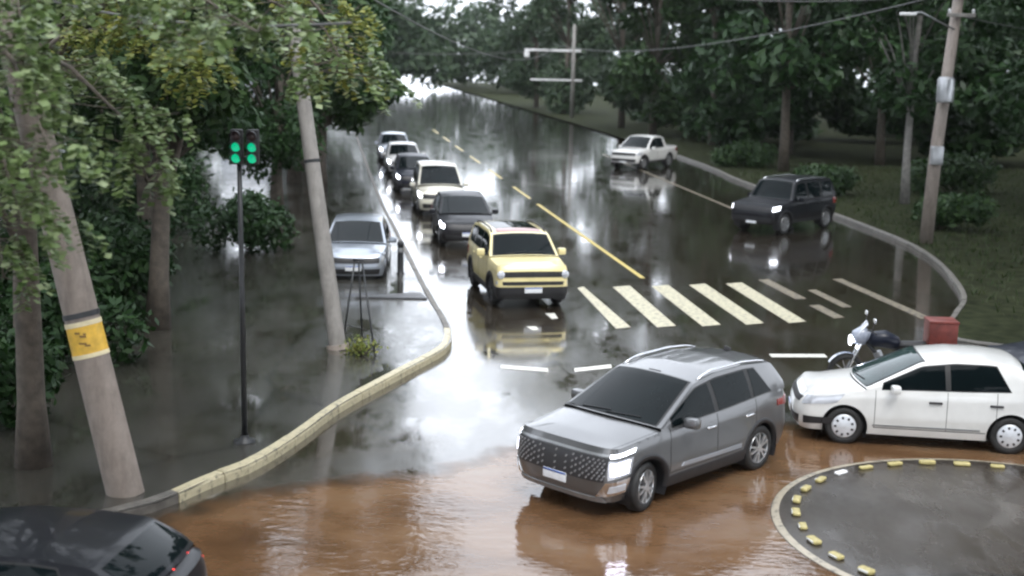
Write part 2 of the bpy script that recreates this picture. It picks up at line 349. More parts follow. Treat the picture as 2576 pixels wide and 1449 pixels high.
for k in range(6): quad_mark('centre_line', [road(54 + k * 9, 8.47), road(54 + k * 9, 8.6), road(59 + k * 9, 8.6), road(59 + k * 9, 8.47)], 'mark_yellow')
quad_mark('lane_edge_line', [road(50, 16.2), road(50, 16.35), road(80, 17.2), road(80, 17.05)], 'mark_faint')
for (x0, y0, x1, y1) in ((-.18, 24.25, .72, 24.05), (1.22, 24.1, 1.95, 24.5), (5.25, 25.75, 6.4, 25.85), (8.2, 26.2, 9.3, 26.3)):
    quad_mark('stop_line', [(x0, y0), (x1, y1), (x1, y1 + .3), (x0, y0 + .3)], 'mark_white')
for x, y, s in ((.9, 29.4, .55), (.45, 28.0, .35)):
    quad_mark('worn_arrow', [(x - .12, y + s * .7), (x + .1, y + s * .8), (x + .16, y - s * .3), (x + .02, y - s * .5)], 'mark_white')

# ------------------------------------------------------------------ cars
def smooth_interp(ctrl, sig):
    xs = np.array([c[0] for c in ctrl], float); zs = np.array([c[1] for c in ctrl], float)
    X = np.arange(xs[0] - .6, xs[-1] + .6, .01); Z = np.interp(X, xs, zs)
    if sig:
        k = np.arange(-3 * sig, 3 * sig + .005, .01); w = np.exp(-k * k / (2 * sig * sig)); w /= w.sum()
        Z = np.convolve(np.pad(Z, len(w) // 2, mode='edge'), w, 'same')[len(w) // 2:len(w) // 2 + len(X)]
    return lambda x: float(np.interp(x, X, Z))

class Car:
    def __init__(s, root, sp):
        s.r = root; s.sp = sp; L, W = sp['L'], sp['W']; s.L, s.W = L, W
        s.Xf, s.Xr = sp.get('Xf', .42), L - sp.get('tail', .38)
        Xf, Xr = s.Xf, s.Xr
        s.plan = smooth_interp([(Xf, sp.get('pf', .925)), (Xf + .35, .972), (1.05, 1), (L - 1.2, 1), (Xr - .1, .98), (Xr, .96)], .08)
        s.zsh = smooth_interp(sp['shoulder'], .12)
        s.ztop = smooth_interp(sp['top'], sp.get('sig', .035))
        s.z0f = smooth_interp([(0, sp['z0'] + .02), (.8, sp['z0']), (L - .9, sp['z0']), (L, sp['z0'] + .06)], .1)
        s.secf = smooth_interp(sp.get('sec', [(0, .935), (.12, .975), (.38, 1.0), (.62, .99), (.85, .985), (.94, .968), (1, .945)]), .03)
        s.e = sp.get('e', .55)
        s.xf = smooth_interp(sp.get('nose', [(0, .1), (.15, .02), (.45, 0), (.7, .03), (.9, .09), (1, .17)]), .05)
        s.xr = smooth_interp(sp.get('rear', [(0, .1), (.2, .0), (.5, 0), (.8, .03), (1, .08)]), .05)
        s.Xc, s.Xws, s.Xre, s.Xg = sp['Xc'], sp['Xws'], sp['Xre'], sp['Xg']
        s.tum = sp.get('tum', .17); s.crown = sp.get('crown', .05); s.bow = sp.get('bow', .16); s.rbow = sp.get('rbow', .08)
        s.cx = (sp['wx'][0] + sp['wx'][1]) / 2; s.lod = sp.get('lod', 1)
    def T(s, X, y, z): return (s.cx - X, y, z)       # local: x forward
    def wsh(s, X): return s.W / 2 * s.plan(min(max(X, s.Xf), s.Xr)) * s.secf(1)
    def side(s, X, r, sd=1):
        z0, z1 = s.z0f(X), s.zsh(X); y = s.W / 2 * s.plan(X) * s.secf(r); return s.T(X, sd * y, z0 + (z1 - z0) * r)
    def rz(s, X, z): z0, z1 = s.z0f(X), s.zsh(X); return (z - z0) / (z1 - z0)
    def _end(s, phi, r, front):
        ph = R(abs(phi)); sg = 1 if phi >= 0 else -1
        if abs(phi) > 90:                              # wrap on to the flank, one degree = 1 cm
            X = s.Xf + (abs(phi) - 90) / 100 if front else s.Xr - (abs(phi) - 90) / 100
            return s.side(X, r, sg)
        Xe = s.Xf if front else s.Xr
        sn, cs = math.sin(ph) ** s.e, max(0, math.cos(ph)) ** s.e
        y = s.W / 2 * s.plan(Xe) * s.secf(r) * sn
        X = Xe - (Xe - s.xf(r)) * cs if front else Xe + (s.L - s.xr(r) - Xe) * cs
        Xt = Xe - (Xe - s.xf(1)) * cs if front else Xe + (s.L - s.xr(1) - Xe) * cs
        ztop = s.zsh(Xe) + (s.ztop(Xt) - s.zsh(Xe)) * (1 - sn ** 2.5)
        z0 = s.z0f(Xe); return s.T(X, sg * y, z0 + (ztop - z0) * r)
    def front(s, phi, r): return s._end(phi, r, True)
    def back(s, phi, r): return s._end(phi, r, False)
    def deck(s, phi, t, front):
        F = s._end(phi, 1, front); Xe = s.Xf if front else s.Xr
        v = F[1] / s.wsh(Xe); XF = s.cx - F[0]
        XE = s.Xc - s.bow * (1 - v * v) if front else s.Xg + s.rbow * (1 - v * v)
        X = XF + (XE - XF) * t; Xm = max(X, s.Xf) if front else min(X, s.Xr)
        ze = s.zsh(Xm); return s.T(X, v * s.wsh(Xm), ze + (s.ztop(X) - ze) * (1 - abs(v) ** 2.5))
    def roofedge(s, X):
        zs, zt = s.zsh(X), s.ztop(X); c = min(s.crown, max(.005, (zt - zs) * .6)); z = max(zs + .002, zt - c)
        h = (z - zs) / max(.2, s.sp['H'] - .06 - s.zsh(s.Xws)); return s.wsh(X) - s.tum * min(1.05, h), z
    def gside(s, X, k, sd=1):
        w, z = s.roofedge(X); y0, z0 = s.wsh(X), s.zsh(X)
        y = y0 + (w - y0) * k + .018 * math.sin(math.pi * k) * min(1, (z - z0) / .3); return s.T(X, sd * y, z0 + (z - z0) * k)
    def gtop(s, X, v):
        w, z = s.roofedge(X)
        if X <= s.Xws: b = s.bow + (.06 - s.bow) * (X - s.Xc) / (s.Xws - s.Xc)
        elif X >= s.Xre: b = -s.rbow * (X - s.Xre) / max(.01, s.Xg - s.Xre) - .04
        else: b = .06 + (-.04 - .06) * (X - s.Xws) / (s.Xre - s.Xws)
        return s.T(X - b * (1 - v * v), v * w, z + (s.ztop(X) - z) * (1 - abs(v) ** 2.2))
    def patch(s, fn, cor, n=8, m=6, off=.006, thick=.02, name=None, mat=None, parent=None, mb=None, label=None):
        (a0, b0), (a1, b1), (a2, b2), (a3, b3) = cor; P = []; Q = []
        for i in range(n + 1):
            u = i / n; rowp = []; rowq = []
            for j in range(m + 1):
                w = j / m; a = (a0 * (1 - u) + a1 * u) * (1 - w) + (a3 * (1 - u) + a2 * u) * w; b = (b0 * (1 - u) + b1 * u) * (1 - w) + (b3 * (1 - u) + b2 * u) * w
                p = Vector(fn(a, b)); sa = .01 if abs(a0) < 12 and abs(a1) < 12 and abs(a2) < 12 else 1.
                da = Vector(fn(a + sa, b)) - Vector(fn(a - sa, b)); db = Vector(fn(a, b + .01)) - Vector(fn(a, b - .01))
                nn = da.cross(db)
                if nn.length < 1e-12: nn = Vector((0, p.y, .001))
                nn.normalize()
                if nn.dot(p - Vector((p.x * .55, 0, .6))) < 0: nn = -nn
                rowp.append(p + nn * off); rowq.append(p - nn * thick)
            P.append(rowp); Q.append(rowq)
        own = mb is None; mb = mb or MB(); mb.grid(P)
        mb.grid([P[0], Q[0]]); mb.grid([P[-1], Q[-1]]); mb.grid([[r_[0] for r_ in P], [r_[0] for r_ in Q]]); mb.grid([[r_[-1] for r_ in P], [r_[-1] for r_ in Q]])
        if own: return mb.build(name, mat, parent or s.r, weld=.0008, label=label, sharp=40)
        return mb
    def body(s, mat):
        lo = s.lod; mb = MB(); sp = s.sp; dx = .04 / lo
        nX = int((s.Xr - s.Xf) / dx); Xs = np.linspace(s.Xf, s.Xr, nX + 1); nr = int(18 * lo); rs = np.linspace(0, 1, nr + 1)
        Ra = sp['wr'] + sp.get('gap', .06)
        for sd in (1, -1):
            V = {}; ins = {}
            for i, X in enumerate(Xs):
                for j, r_ in enumerate(rs):
                    p = Vector(s.side(X, r_, sd)); V[i, j] = p; ins[i, j] = None
                    for wx in sp['wx']:
                        d = math.hypot(X - wx, p.z - sp['wr'] - sp.get('wz', 0))
                        if d < Ra: ins[i, j] = wx
            used = {}; fl = []
            for i in range(nX):
                for j in range(nr):
                    q = [(i, j), (i + 1, j), (i + 1, j + 1), (i, j + 1)]
                    if all(ins[k] is not None for k in q): continue
                    fl.append(q)
            for q in fl:
                for k in q:
                    if k in used: continue
                    p = V[k]
                    if ins[k] is not None:
                        wx = ins[k]; cxx = s.cx - wx; dxx, dz = p.x - cxx, p.z - sp['wr'] - sp.get('wz', 0); d = math.hypot(dxx, dz) or 1e-6
                        p = Vector((cxx + dxx / d * Ra, p.y, sp['wr'] + sp.get('wz', 0) + dz / d * Ra))
                        if p.z < V[k[0], 0].z: p.z = V[k[0], 0].z
                    used[k] = len(mb.v); mb.v.append(tuple(p))
            for q in fl: mb.f.append(tuple(used[k] for k in (q if sd < 0 else q[::-1])))
        nf = int(24 * lo) * 2; phis = [90 * math.copysign(abs(t) ** 1.35, t) for t in np.linspace(-1, 1, nf + 1)]
        mb.grid([[s.front(p, r_) for p in phis] for r_ in rs]); mb.grid([[s.back(p, r_) for p in phis] for r_ in rs], True)
        nh = int(16 * lo)
        mb.grid([[s.deck(p, t, True) for p in phis] for t in np.linspace(0, 1, nh + 1)]); mb.grid([[s.deck(p, t, False) for p in phis] for t in np.linspace(0, 1, nh + 1)], True)
        ng = int((s.Xg - s.Xc) / (.05 / lo)); Xg = np.linspace(s.Xc, s.Xg, ng + 1)
        vv = [math.copysign(abs(t) ** .85, t) for t in np.linspace(-1, 1, int(10 * lo) * 2 + 1)]
        mb.grid([[s.gtop(X, v) for v in vv] for X in Xg])
        for sd in (1, -1): mb.grid([[s.gside(X, k, sd) for k in np.linspace(0, 1, int(8 * lo) + 1)] for X in Xg], sd > 0)
        return mb.build('body', mat, s.r, weld=.004, sharp=38)
    def seams(s, lst):
        mb = MB()
        for fn, cor, n, m in lst: s.patch(fn, cor, n, m, .0025, .002, mb=mb)
        mb.build('panel_seams', 'seal', s.r)
    def glass(s, mat, wins, xw=.03, rear=True, mat_ws=None):
        S = lambda sd: (lambda X, k: s.gside(X, k, sd)); n = int(10 * s.lod) + 2
        mw = mat_ws or mat
        s.patch(s.gtop, [(s.Xc + .02, -.93), (s.Xc + .02, .93), (s.Xws + .02, .93), (s.Xws + .02, -.93)], n * 2, n, .003, .01, 'window_seal', 'seal')
        s.patch(s.gtop, [(s.Xc + xw, -.9), (s.Xc + xw, .9), (s.Xws - .005, .885), (s.Xws - .005, -.885)], n * 2, n, .007, .004, 'windshield', mw)
        if rear:
            s.patch(s.gtop, [(s.Xre + .04, -.87), (s.Xre + .04, .87), (s.Xg - .03, .86), (s.Xg - .03, -.86)], n, n, .006, .006, 'rear_window', mat)
        for sd in (1, -1):
            w0, w1 = wins[0], wins[-1]
            s.patch(S(sd), [(w0[0] - .012, .03), (w1[1] + .012, .03), (w1[2] + .012, .9), (w0[3] - .012, .9)], n * 3, n, .0025, .004, 'window_seal', 'seal')
            for (a, b, c, d) in wins:     # bottom front, bottom rear, top rear, top front (X)
                s.patch(S(sd), [(a, .07), (b, .07), (c, .86), (d, .86)], n, n, .006, .004, 'side_window', mat)
    def wheels(s, style, track=None, steer=0):
        sp = s.sp; wr, wz = sp['wr'], sp.get('wz', 0)
        tw = .2; rr = wr * sp.get('rimf', .66)
        for wx in sp['wx']:
            for sd in (1, -1):
                yo = s.W / 2 * s.plan(wx) - .035
                w = empty('wheel', s.T(wx, sd * yo, wr + wz)); w.parent = s.r
                if wx == sp['wx'][0]: w.rotation_euler = (0, 0, steer)
                M = Matrix.Rotation(R(-90 * sd), 4, 'X').to_3x3()        # local z -> outward
                n = 40 if s.lod >= 1 else 20
                mb = MB(); mb.lathe([(rr * .97, -tw), (rr * 1.02, -tw + .01), (wr * .93, -tw), (wr, -tw + .035), (wr, -.035), (wr * .94, -.003), (rr * 1.06, .003), (rr, -.012), (rr * .98, -.05)], n, M); mb.build('tyre', 'tyre', w)
                mb = MB()
                if style == 'cap':
                    mb.lathe([(rr, -.012), (rr * .97, .004), (rr * .86, .012), (rr * .5, .022), (rr * .2, .03), (.001, .031)], n, M); mb.build('wheel_cover', 'hubcap', w)
                    k = 9
                    for i in range(k):
                        mb = MB(); a = 2 * math.pi * i / k; c = Vector((rr * .7 * math.cos(a), rr * .7 * math.sin(a), .016)); RM = Matrix.Rotation(a, 3, 'Z')
                        mb.box(M @ c, (rr * .2, rr * .17, .012), M @ RM); mb.build('cover_hole', 'black_plastic', w, smooth=False)
                else:
                    mb.lathe([(rr, -.012), (rr * .97, .0), (rr * .92, -.01), (rr * .9, -.09)], n, M)
                    k = sp.get('spokes', 5)
                    for i in range(k):
                        for dlt in (-.16, .16):
                            a = 2 * math.pi * i / k + dlt; a2 = 2 * math.pi * i / k + dlt * 1.5
                            c0 = Vector((rr * .15 * math.cos(a), rr * .15 * math.sin(a), -.0)); c1 = Vector((rr * .95 * math.cos(a2), rr * .95 * math.sin(a2), -.012))
                            mid = (c0 + c1) / 2; RM = Matrix.Rotation(math.atan2(c1.y - c0.y, c1.x - c0.x), 3, 'Z')
                            mb.box(M @ mid, ((c1 - c0).length, rr * .13, .03), M @ RM)
                    mb.lathe([(rr * .24, -.03), (rr * .22, .012), (.001, .014)], 16, M); mb.build('rim', style, w, sharp=35)
                    mb = MB(); mb.lathe([(rr * .93, -.085), (.001, -.085)], n, M); mb.build('brake_disc', 'rim_dark', w)
                # arch liner
                Ra = wr + sp.get('gap', .06); mb = MB(); dp = .27
                arc = np.linspace(R(-28), R(208), 26 if s.lod >= 1 else 14)
                rowo = [s.T(wx - Ra * 1.0 * math.cos(a), sd * (yo + .033 - .002), wr + wz + Ra * math.sin(a)) for a in arc]; rowi = [(p[0], p[1] - sd * dp, p[2]) for p in rowo]
                mb.grid([rowo, rowi]); b = len(mb.v); mb.v.append(s.T(wx, sd * (yo + .03 - dp), wr + wz)); mb.v += rowi
                for i in range(len(rowi) - 1): mb.f.append((b, b + 1 + i, b + 2 + i))
                mb.build('wheel_arch', 'black_plastic', s.r)
        mb = MB(); mb.box(s.T((s.Xf + s.Xr) / 2, 0, sp['z0'] + .12), (s.L - .9, s.W - .62, .16)); mb.build('underbody', 'black_plastic', s.r, smooth=False)
    def cladding(s, wid=.055, sill=.16, off=.012):
        sp = s.sp; Ra = sp['wr'] + sp.get('gap', .06); zc = sp['wr'] + sp.get('wz', 0)
        for sd in (1, -1):
            for wx in sp['wx']:
                mb = MB(); rows = []
                for a in np.linspace(R(-12), R(192), 30):
                    row = []
                    for r_, o in ((Ra - .012, -.06), (Ra - .012, off), (Ra + wid * .8, off), (Ra + wid, -.002)):
                        X = wx - r_ * math.cos(a); z = zc + r_ * math.sin(a); X2 = min(max(X, s.Xf), s.Xr); rr_ = min(1, max(0, s.rz(X2, z))); p = s.side(X2, rr_, sd)
                        row.append((s.cx - X, p[1] + sd * o, max(z, s.z0f(X2))))
                    rows.append(row)
                mb.grid(rows); mb.build('arch_trim', 'black_plastic', s.r)
            a, b = sp['wx'][0] + Ra + .02, sp['wx'][1] - Ra - .02
            s.patch(lambda X, r_: s.side(X, r_, sd), [(a, 0.01), (b, 0.01), (b, sill), (a, sill)], 20, 3, .014, .02, 'sill_trim', 'black_plastic')
    def mirror(s, mat, X, z, sz=(.16, .2, .15)):
        for sd in (1, -1):
            yb = s.wsh(X); mb = MB(); mb.box(s.T(X - .02, sd * (yb + .05 + sz[1] / 2), z + .03), sz, Matrix.Rotation(sd * R(8), 3, 'Z'), .045); o = mb.build('mirror', mat, s.r, sharp=50)
            mb = MB(); mb.box(s.T(X, sd * (yb + .03), z - .03), (.07, .14, .04), None, .012); a = mb.build('mirror_arm', 'black_plastic', o)
    def plate(s, z, front=True, X=None, y=0):
        p = s.front(y, 0) if front else s.back(y, 0)
        r_ = (z - s.z0f(0)) / (s.ztop(.2) - s.z0f(0)); p = s.front(0, r_) if front else s.back(0, r_)
        dx = .012 if front else -.012
        mb = MB(); mb.box((p[0] + dx, y, p[2]), (.014, .40, .13), None, .004); o = mb.build('number_plate', 'plate', s.r)
        mb = MB(); mb.box((p[0] + dx * 1.75, y, p[2] + .049), (.004, .385, .025)); mb.build('plate_band', 'plate_blue', o)
    def rails(s, mat, X0, X1, v=.93, h=.05, rad=.016):
        for sd in (1, -1):
            Xs = np.linspace(X0, X1, 14); pts = []
            for i, X in enumerate(Xs):
                p = s.gtop(X, sd * v); lift = h * min(1, min(i, 13 - i) / 1.5); pts.append((p[0], p[1], p[2] + lift))
            MB().tube(pts, rad, 8).build('roof_rail', mat, s.r)
    def handle(s, Xl, z, mat='black_plastic', ln=.2):
        for sd in (1, -1):
            for X in Xl:
                r_ = s.rz(X, z); p = s.side(X, r_, sd); mb = MB(); mb.box((p[0], p[1] + sd * .012, p[2]), (ln, .035, .035), None, .012); mb.build('door_handle', mat, s.r)
    def wipers(s):
        mb = MB()
        for v0, v1 in ((-.55, .05), (.0, .62)):
            pts = [Vector(s.gtop(s.Xc + .05 + .05 * t, v0 + (v1 - v0) * t)) + Vector((.01, 0, .014)) for t in np.linspace(0, 1, 8)]; mb.tube(pts, .007, 5)
        mb.build('wiper', 'black_plastic', s.r)

def place(name, front_xy, fwd, sp, label, cat='car', group=None):
    f = Vector((*fwd, 0)).normalized(); c = (sp['wx'][0] + sp['wx'][1]) / 2
    loc = Vector((*front_xy, 0)) - f * c
    root = empty(name, loc, math.atan2(f.y, f.x)); tag(root, label, cat, group); return Car(root, sp)
def ang(a): return (math.sin(a), math.cos(a))

# --- grey SUV (foreground)
def grey_suv():
    sp = dict(L=4.30, W=1.80, H=1.63, z0=.24, wx=(.86, 3.47), wr=.335, Xc=1.12, Xws=2.02, Xre=3.92, Xg=4.1, pf=.945,
              shoulder=[(0, .93), (.42, .95), (1.1, 1.03), (2.5, 1.06), (3.6, 1.12), (4.3, 1.12)],
              top=[(0, .93), (.12, .97), (.4, 1.03), (1.0, 1.10), (1.14, 1.13), (2.0, 1.55), (2.5, 1.62), (3.2, 1.63), (3.9, 1.57), (4.05, 1.36), (4.2, 1.14), (4.3, 1.05)],
              nose=[(0, .1), (.12, .03), (.45, 0), (.75, .02), (.9, .07), (1, .14)], tum=.2, crown=.055, lod=1.25, rimf=.68, Xf=.4)
    c = place('grey_suv', (.61, 16.42), ang(3.9086), sp, 'grey SUV with lit headlights driving through the brown flood water', 'car')
    c.body('paint_grey'); c.wheels('rim', steer=.22); c.cladding(.06, .2)
    c.glass('glass_dark', [(1.36, 2.32, 2.28, 1.36), (2.42, 3.2, 3.16, 2.38), (3.28, 3.72, 3.42, 3.26)])
    c.mirror('paint_grey', 1.62, 1.06); c.handle((2.2, 3.12), .9, 'chrome'); c.rails('chrome', 2.15, 3.85, .95, .035, .018); c.wipers()
    F = c.front
    g = c.patch(F, [(-52, .40), (52, .40), (62, .84), (-62, .84)], 24, 8, .006, .02, 'grille', 'black_plastic')
    mb = MB()
    for j, r_ in enumerate(np.linspace(.46, .8, 7)):
        for i, ph in enumerate(np.linspace(-50, 50, 13)):
            p = Vector(F(ph + (3.5 if j % 2 else 0), r_)); mb.box(p + Vector((.014, 0, 0)), (.016, .05, .026), Matrix.Rotation(R(45), 3, 'X') @ Matrix.Scale(.7, 3))
    mb.build('grille_stud', 'grey_metal', g, smooth=False)['kind'] = 'stuff'
    c.patch(F, [(-66, .86), (66, .86), (66, .9), (-66, .9)], 24, 2, .01, .015, 'grille_bar', 'grey_metal')
    for sd in (1, -1):
        hl = c.patch(F, [(sd * 60, .44), (sd * 100, .49), (sd * 106, .78), (sd * 60, .79)], 14, 8, .01, .02, 'headlight', 'lamp_glass'); c.patch(F, [(sd * 66, .52), (sd * 95, .53), (sd * 99, .75), (sd * 64, .74)], 10, 6, .018, .006, 'lamp_lens', 'lamp_lavender', hl)
        c.patch(F, [(sd * 62, .84), (sd * 108, .86), (sd * 112, .92), (sd * 62, .9)], 12, 3, .012, .02, 'position_lamp', 'lamp_low')
        t = c.patch(F, [(sd * 38, .12), (sd * 96, .17), (sd * 99, .42), (sd * 56, .40)], 14, 6, .012, .02, 'bumper_trim', 'chrome')
        c.patch(F, [(sd * 60, .2), (sd * 90, .22), (sd * 91, .33), (sd * 64, .32)], 10, 4, .022, .01, 'fog_lamp', 'lamp_glass', t)
        c.patch(c.back, [(sd * 62, .72), (sd * 96, .75), (sd * 96, .86), (sd * 62, .86)], 10, 6, .012, .02, 'tail_light', 'tail_red')
    c.patch(F, [(-60, 0), (60, 0), (48, .1), (-48, .1)], 20, 3, .012, .02, 'skid_plate', 'grey_metal')
    c.plate(.5); c.plate(.62, False)
    S = lambda sd: (lambda X, r_: c.side(X, r_, sd)); lst = []
    for sd in (1, -1):
        for X in (1.3, 2.36, 3.3): lst.append((S(sd), [(X, .22), (X + .009, .22), (X + .009, 1), (X, 1)], 1, 16))
        lst.append((S(sd), [(1.3, .24), (2.96, .24), (2.96, .255), (1.3, .255)], 16, 1))
    for ph in (-63, 63): lst.append((lambda t, p: c.deck(p, t, True), [(.02, ph), (.98, ph * 1.06), (.98, ph * 1.06 + .9), (.02, ph + .9)], 16, 1))
    c.seams(lst)
    for sd in (1, -1): c.patch(S(sd), [(1.55, .30), (2.95, .26), (2.95, .33), (1.6, .36)], 20, 3, .01, .01, 'door_moulding', 'paint_silver')
    p = c.gtop(3.75, 0); MB().box((p[0], 0, p[2] + .03), (.16, .04, .07), Matrix.Rotation(R(-18), 3, 'Y'), .015).build('antenna_fin', 'black_plastic', c.r)
    MB().box((c.gtop(2.1, 0)[0], 0, c.gtop(2.1, 0)[2]), (.02, .2, .01)).build('sensor_strip', 'black_plastic', c.r)
grey_suv()

def white_hatch():
    sp = dict(L=3.95, W=1.68, H=1.46, z0=.2, wx=(.78, 3.25), wr=.295, Xc=1.08, Xws=1.95, Xre=3.35, Xg=3.72, pf=.93, gap=.055,
              shoulder=[(0, .72), (.42, .78), (1.1, .9), (2.5, .93), (3.4, .97), (3.95, .97)],
              top=[(0, .70), (.15, .76), (.5, .86), (1.05, .95), (1.15, .99), (1.9, 1.38), (2.4, 1.45), (2.9, 1.45), (3.3, 1.41), (3.55, 1.2), (3.75, 1.0), (3.95, .93)],
              nose=[(0, .09), (.15, .01), (.5, 0), (.75, .04), (.9, .12), (1, .2)], tum=.19, lod=1.25, rimf=.64, Xf=.45)
    c = place('white_hatchback', (4.55, 20.62), ang(4.8594), sp, 'white hatchback with wheel covers beside the roundabout studs', 'car')
    c.body('paint_white'); c.wheels('cap')
    c.glass('glass_dark', [(1.32, 2.26, 2.24, 1.34), (2.34, 3.22, 3.0, 2.32)], mat_ws='glass_green')
    c.mirror('paint_white', 1.52, .93, (.14, .18, .13)); c.handle((2.12, 3.02), .76); c.wipers()
    F = c.front
    c.patch(F, [(-40, .72), (40, .72), (44, .86), (-44, .86)], 16, 4, .006, .02, 'grille', 'black_plastic')
    c.patch(F, [(-45, .12), (45, .12), (48, .36), (-48, .36)], 16, 4, .006, .02, 'air_intake', 'black_plastic')
    for sd in (1, -1):
        c.patch(F, [(sd * 52, .68), (sd * 110, .76), (sd * 122, .95), (sd * 52, .92)], 14, 6, .008, .02, 'headlight', 'lamp_glass')
        c.patch(F, [(sd * 62, .16), (sd * 104, .2), (sd * 106, .36), (sd * 62, .38)], 10, 4, .008, .02, 'fog_recess', 'black_plastic')
        c.patch(c.back, [(sd * 62, .66), (sd * 98, .7), (sd * 96, .95), (sd * 62, .9)], 10, 6, .01, .02, 'tail_light', 'tail_red')
    c.plate(.42); c.plate(.6, False)
    S = lambda sd: (lambda X, r_: c.side(X, r_, sd)); lst = []
    for sd in (1, -1):
        for X in (1.22, 2.29, 3.02): lst.append((S(sd), [(X, .16), (X + .008, .16), (X + .008, 1), (X, 1)], 1, 14))
        lst.append((S(sd), [(1.22, .16), (2.88, .16), (2.88, .172), (1.22, .172)], 16, 1))
        c.patch(S(sd), [(1.2, .2), (2.8, .2), (2.8, .24), (1.2, .24)], 20, 2, .01, .01, 'side_moulding', 'grey_metal')
    for ph in (-58, 58): lst.append((lambda t, p: c.deck(p, t, True), [(.02, ph), (.98, ph * 1.08), (.98, ph * 1.08 + .8), (.02, ph + .8)], 16, 1))
    c.seams(lst)
white_hatch()

def yellow_suv():
    sp = dict(L=4.2, W=1.80, H=1.69, z0=.26, wx=(.82, 3.39), wr=.345, Xc=1.05, Xws=1.62, Xre=3.95, Xg=4.08, pf=.96, e=.42,
              shoulder=[(0, 1.0), (.3, 1.02), (1.1, 1.1), (2.5, 1.12), (4.2, 1.15)],
              top=[(0, 1.0), (.1, 1.05), (.4, 1.09), (1.0, 1.14), (1.08, 1.17), (1.6, 1.6), (1.95, 1.68), (3.2, 1.69), (3.9, 1.63), (4.1, 1.2), (4.2, 1.1)],
              nose=[(0, .1), (.1, .02), (.45, 0), (.85, .02), (.94, .05), (1, .1)], tum=.15, lod=1., bow=.1, Xf=.3, tail=.3, sig=.03)
    c = place('yellow_suv', (.50, 30.15), ang(2.93), sp, 'pale yellow SUV with black lower bumper waiting before the zebra crossing', 'car')
    c.body('paint_yellow'); c.wheels('rim_dark'); c.cladding(.07, .22)
    c.glass('glass_dark', [(1.22, 2.2, 2.2, 1.3), (2.3, 3.1, 3.1, 2.3), (3.2, 3.75, 3.7, 3.2)])
    c.mirror('paint_yellow', 1.42, 1.15, (.15, .2, .17)); c.handle((2.05, 2.95), .96, 'paint_yellow'); c.rails('black_plastic', 1.8, 3.8, .93, .05, .02); c.wipers()
    F = c.front
    g = c.patch(F, [(-64, .66), (64, .66), (64, .83), (-64, .83)], 24, 5, .008, .02, 'grille', 'black_plastic')
    mb = MB()
    for ph in np.linspace(-26, 26, 7): 
        q = MB(); p = Vector(F(ph, .745)); mb.box(p + Vector((.012, 0, 0)), (.012, .045, .11), None, .004)
    mb.build('grille_slot', 'dark_metal', g, smooth=False)
    for sd in (1, -1):
        p = Vector(F(sd * 50, .745)); M = Matrix.Rotation(R(90), 3, 'Y'); mb = MB(); mb.lathe([(.095, 0), (.098, .012), (.08, .03), (.001, .036)], 20, None)
        mb.v = [tuple(p + Vector((v[2] + .004, v[1], v[0]))) for v in mb.v]; mb.build('headlight', 'lamp_glass', c.r)
        c.patch(F, [(sd * 66, .44), (sd * 84, .44), (sd * 84, .54), (sd * 66, .54)], 6, 3, .008, .02, 'fog_lamp', 'lamp_glass')
        c.patch(c.back, [(sd * 66, .6), (sd * 100, .6), (sd * 100, .85), (sd * 66, .85)], 6, 5, .01, .02, 'tail_light', 'tail_red')
    c.patch(F, [(-118, -.02), (118, -.02), (116, .36), (-116, .36)], 40, 6, .014, .02, 'lower_bumper', 'black_plastic')
    c.patch(F, [(-40, .42), (40, .42), (44, .53), (-44, .53)], 16, 3, .008, .02, 'air_intake', 'black_plastic')
    p = c.front(0, .25); mb = MB(); mb.box((p[0] + .03, 0, p[2] + .01), (.014, .42, .13), None, .004); o = mb.build('number_plate', 'plate', c.r); mb = MB(); mb.box((p[0] + .039, 0, p[2] + .058), (.004, .4, .022)); mb.build('plate_band', 'plate_blue', o)
    c.patch(c.gtop, [(1.74, -.78), (1.74, .78), (2.05, .78), (2.05, -.78)], 12, 4, .006, .01, 'roof_panel', 'roof_red')
    c.patch(c.gtop, [(2.1, -.75), (2.1, .75), (3.5, .75), (3.5, -.75)], 12, 10, .006, .01, 'sunroof', 'glass_dark')
    S = lambda sd: (lambda X, r_: c.side(X, r_, sd)); lst = []
    for sd in (1, -1):
        for X in (1.2, 2.25, 3.15): lst.append((S(sd), [(X, .22), (X + .01, .22), (X + .01, 1), (X, 1)], 1, 12))
    c.seams(lst)
yellow_suv()

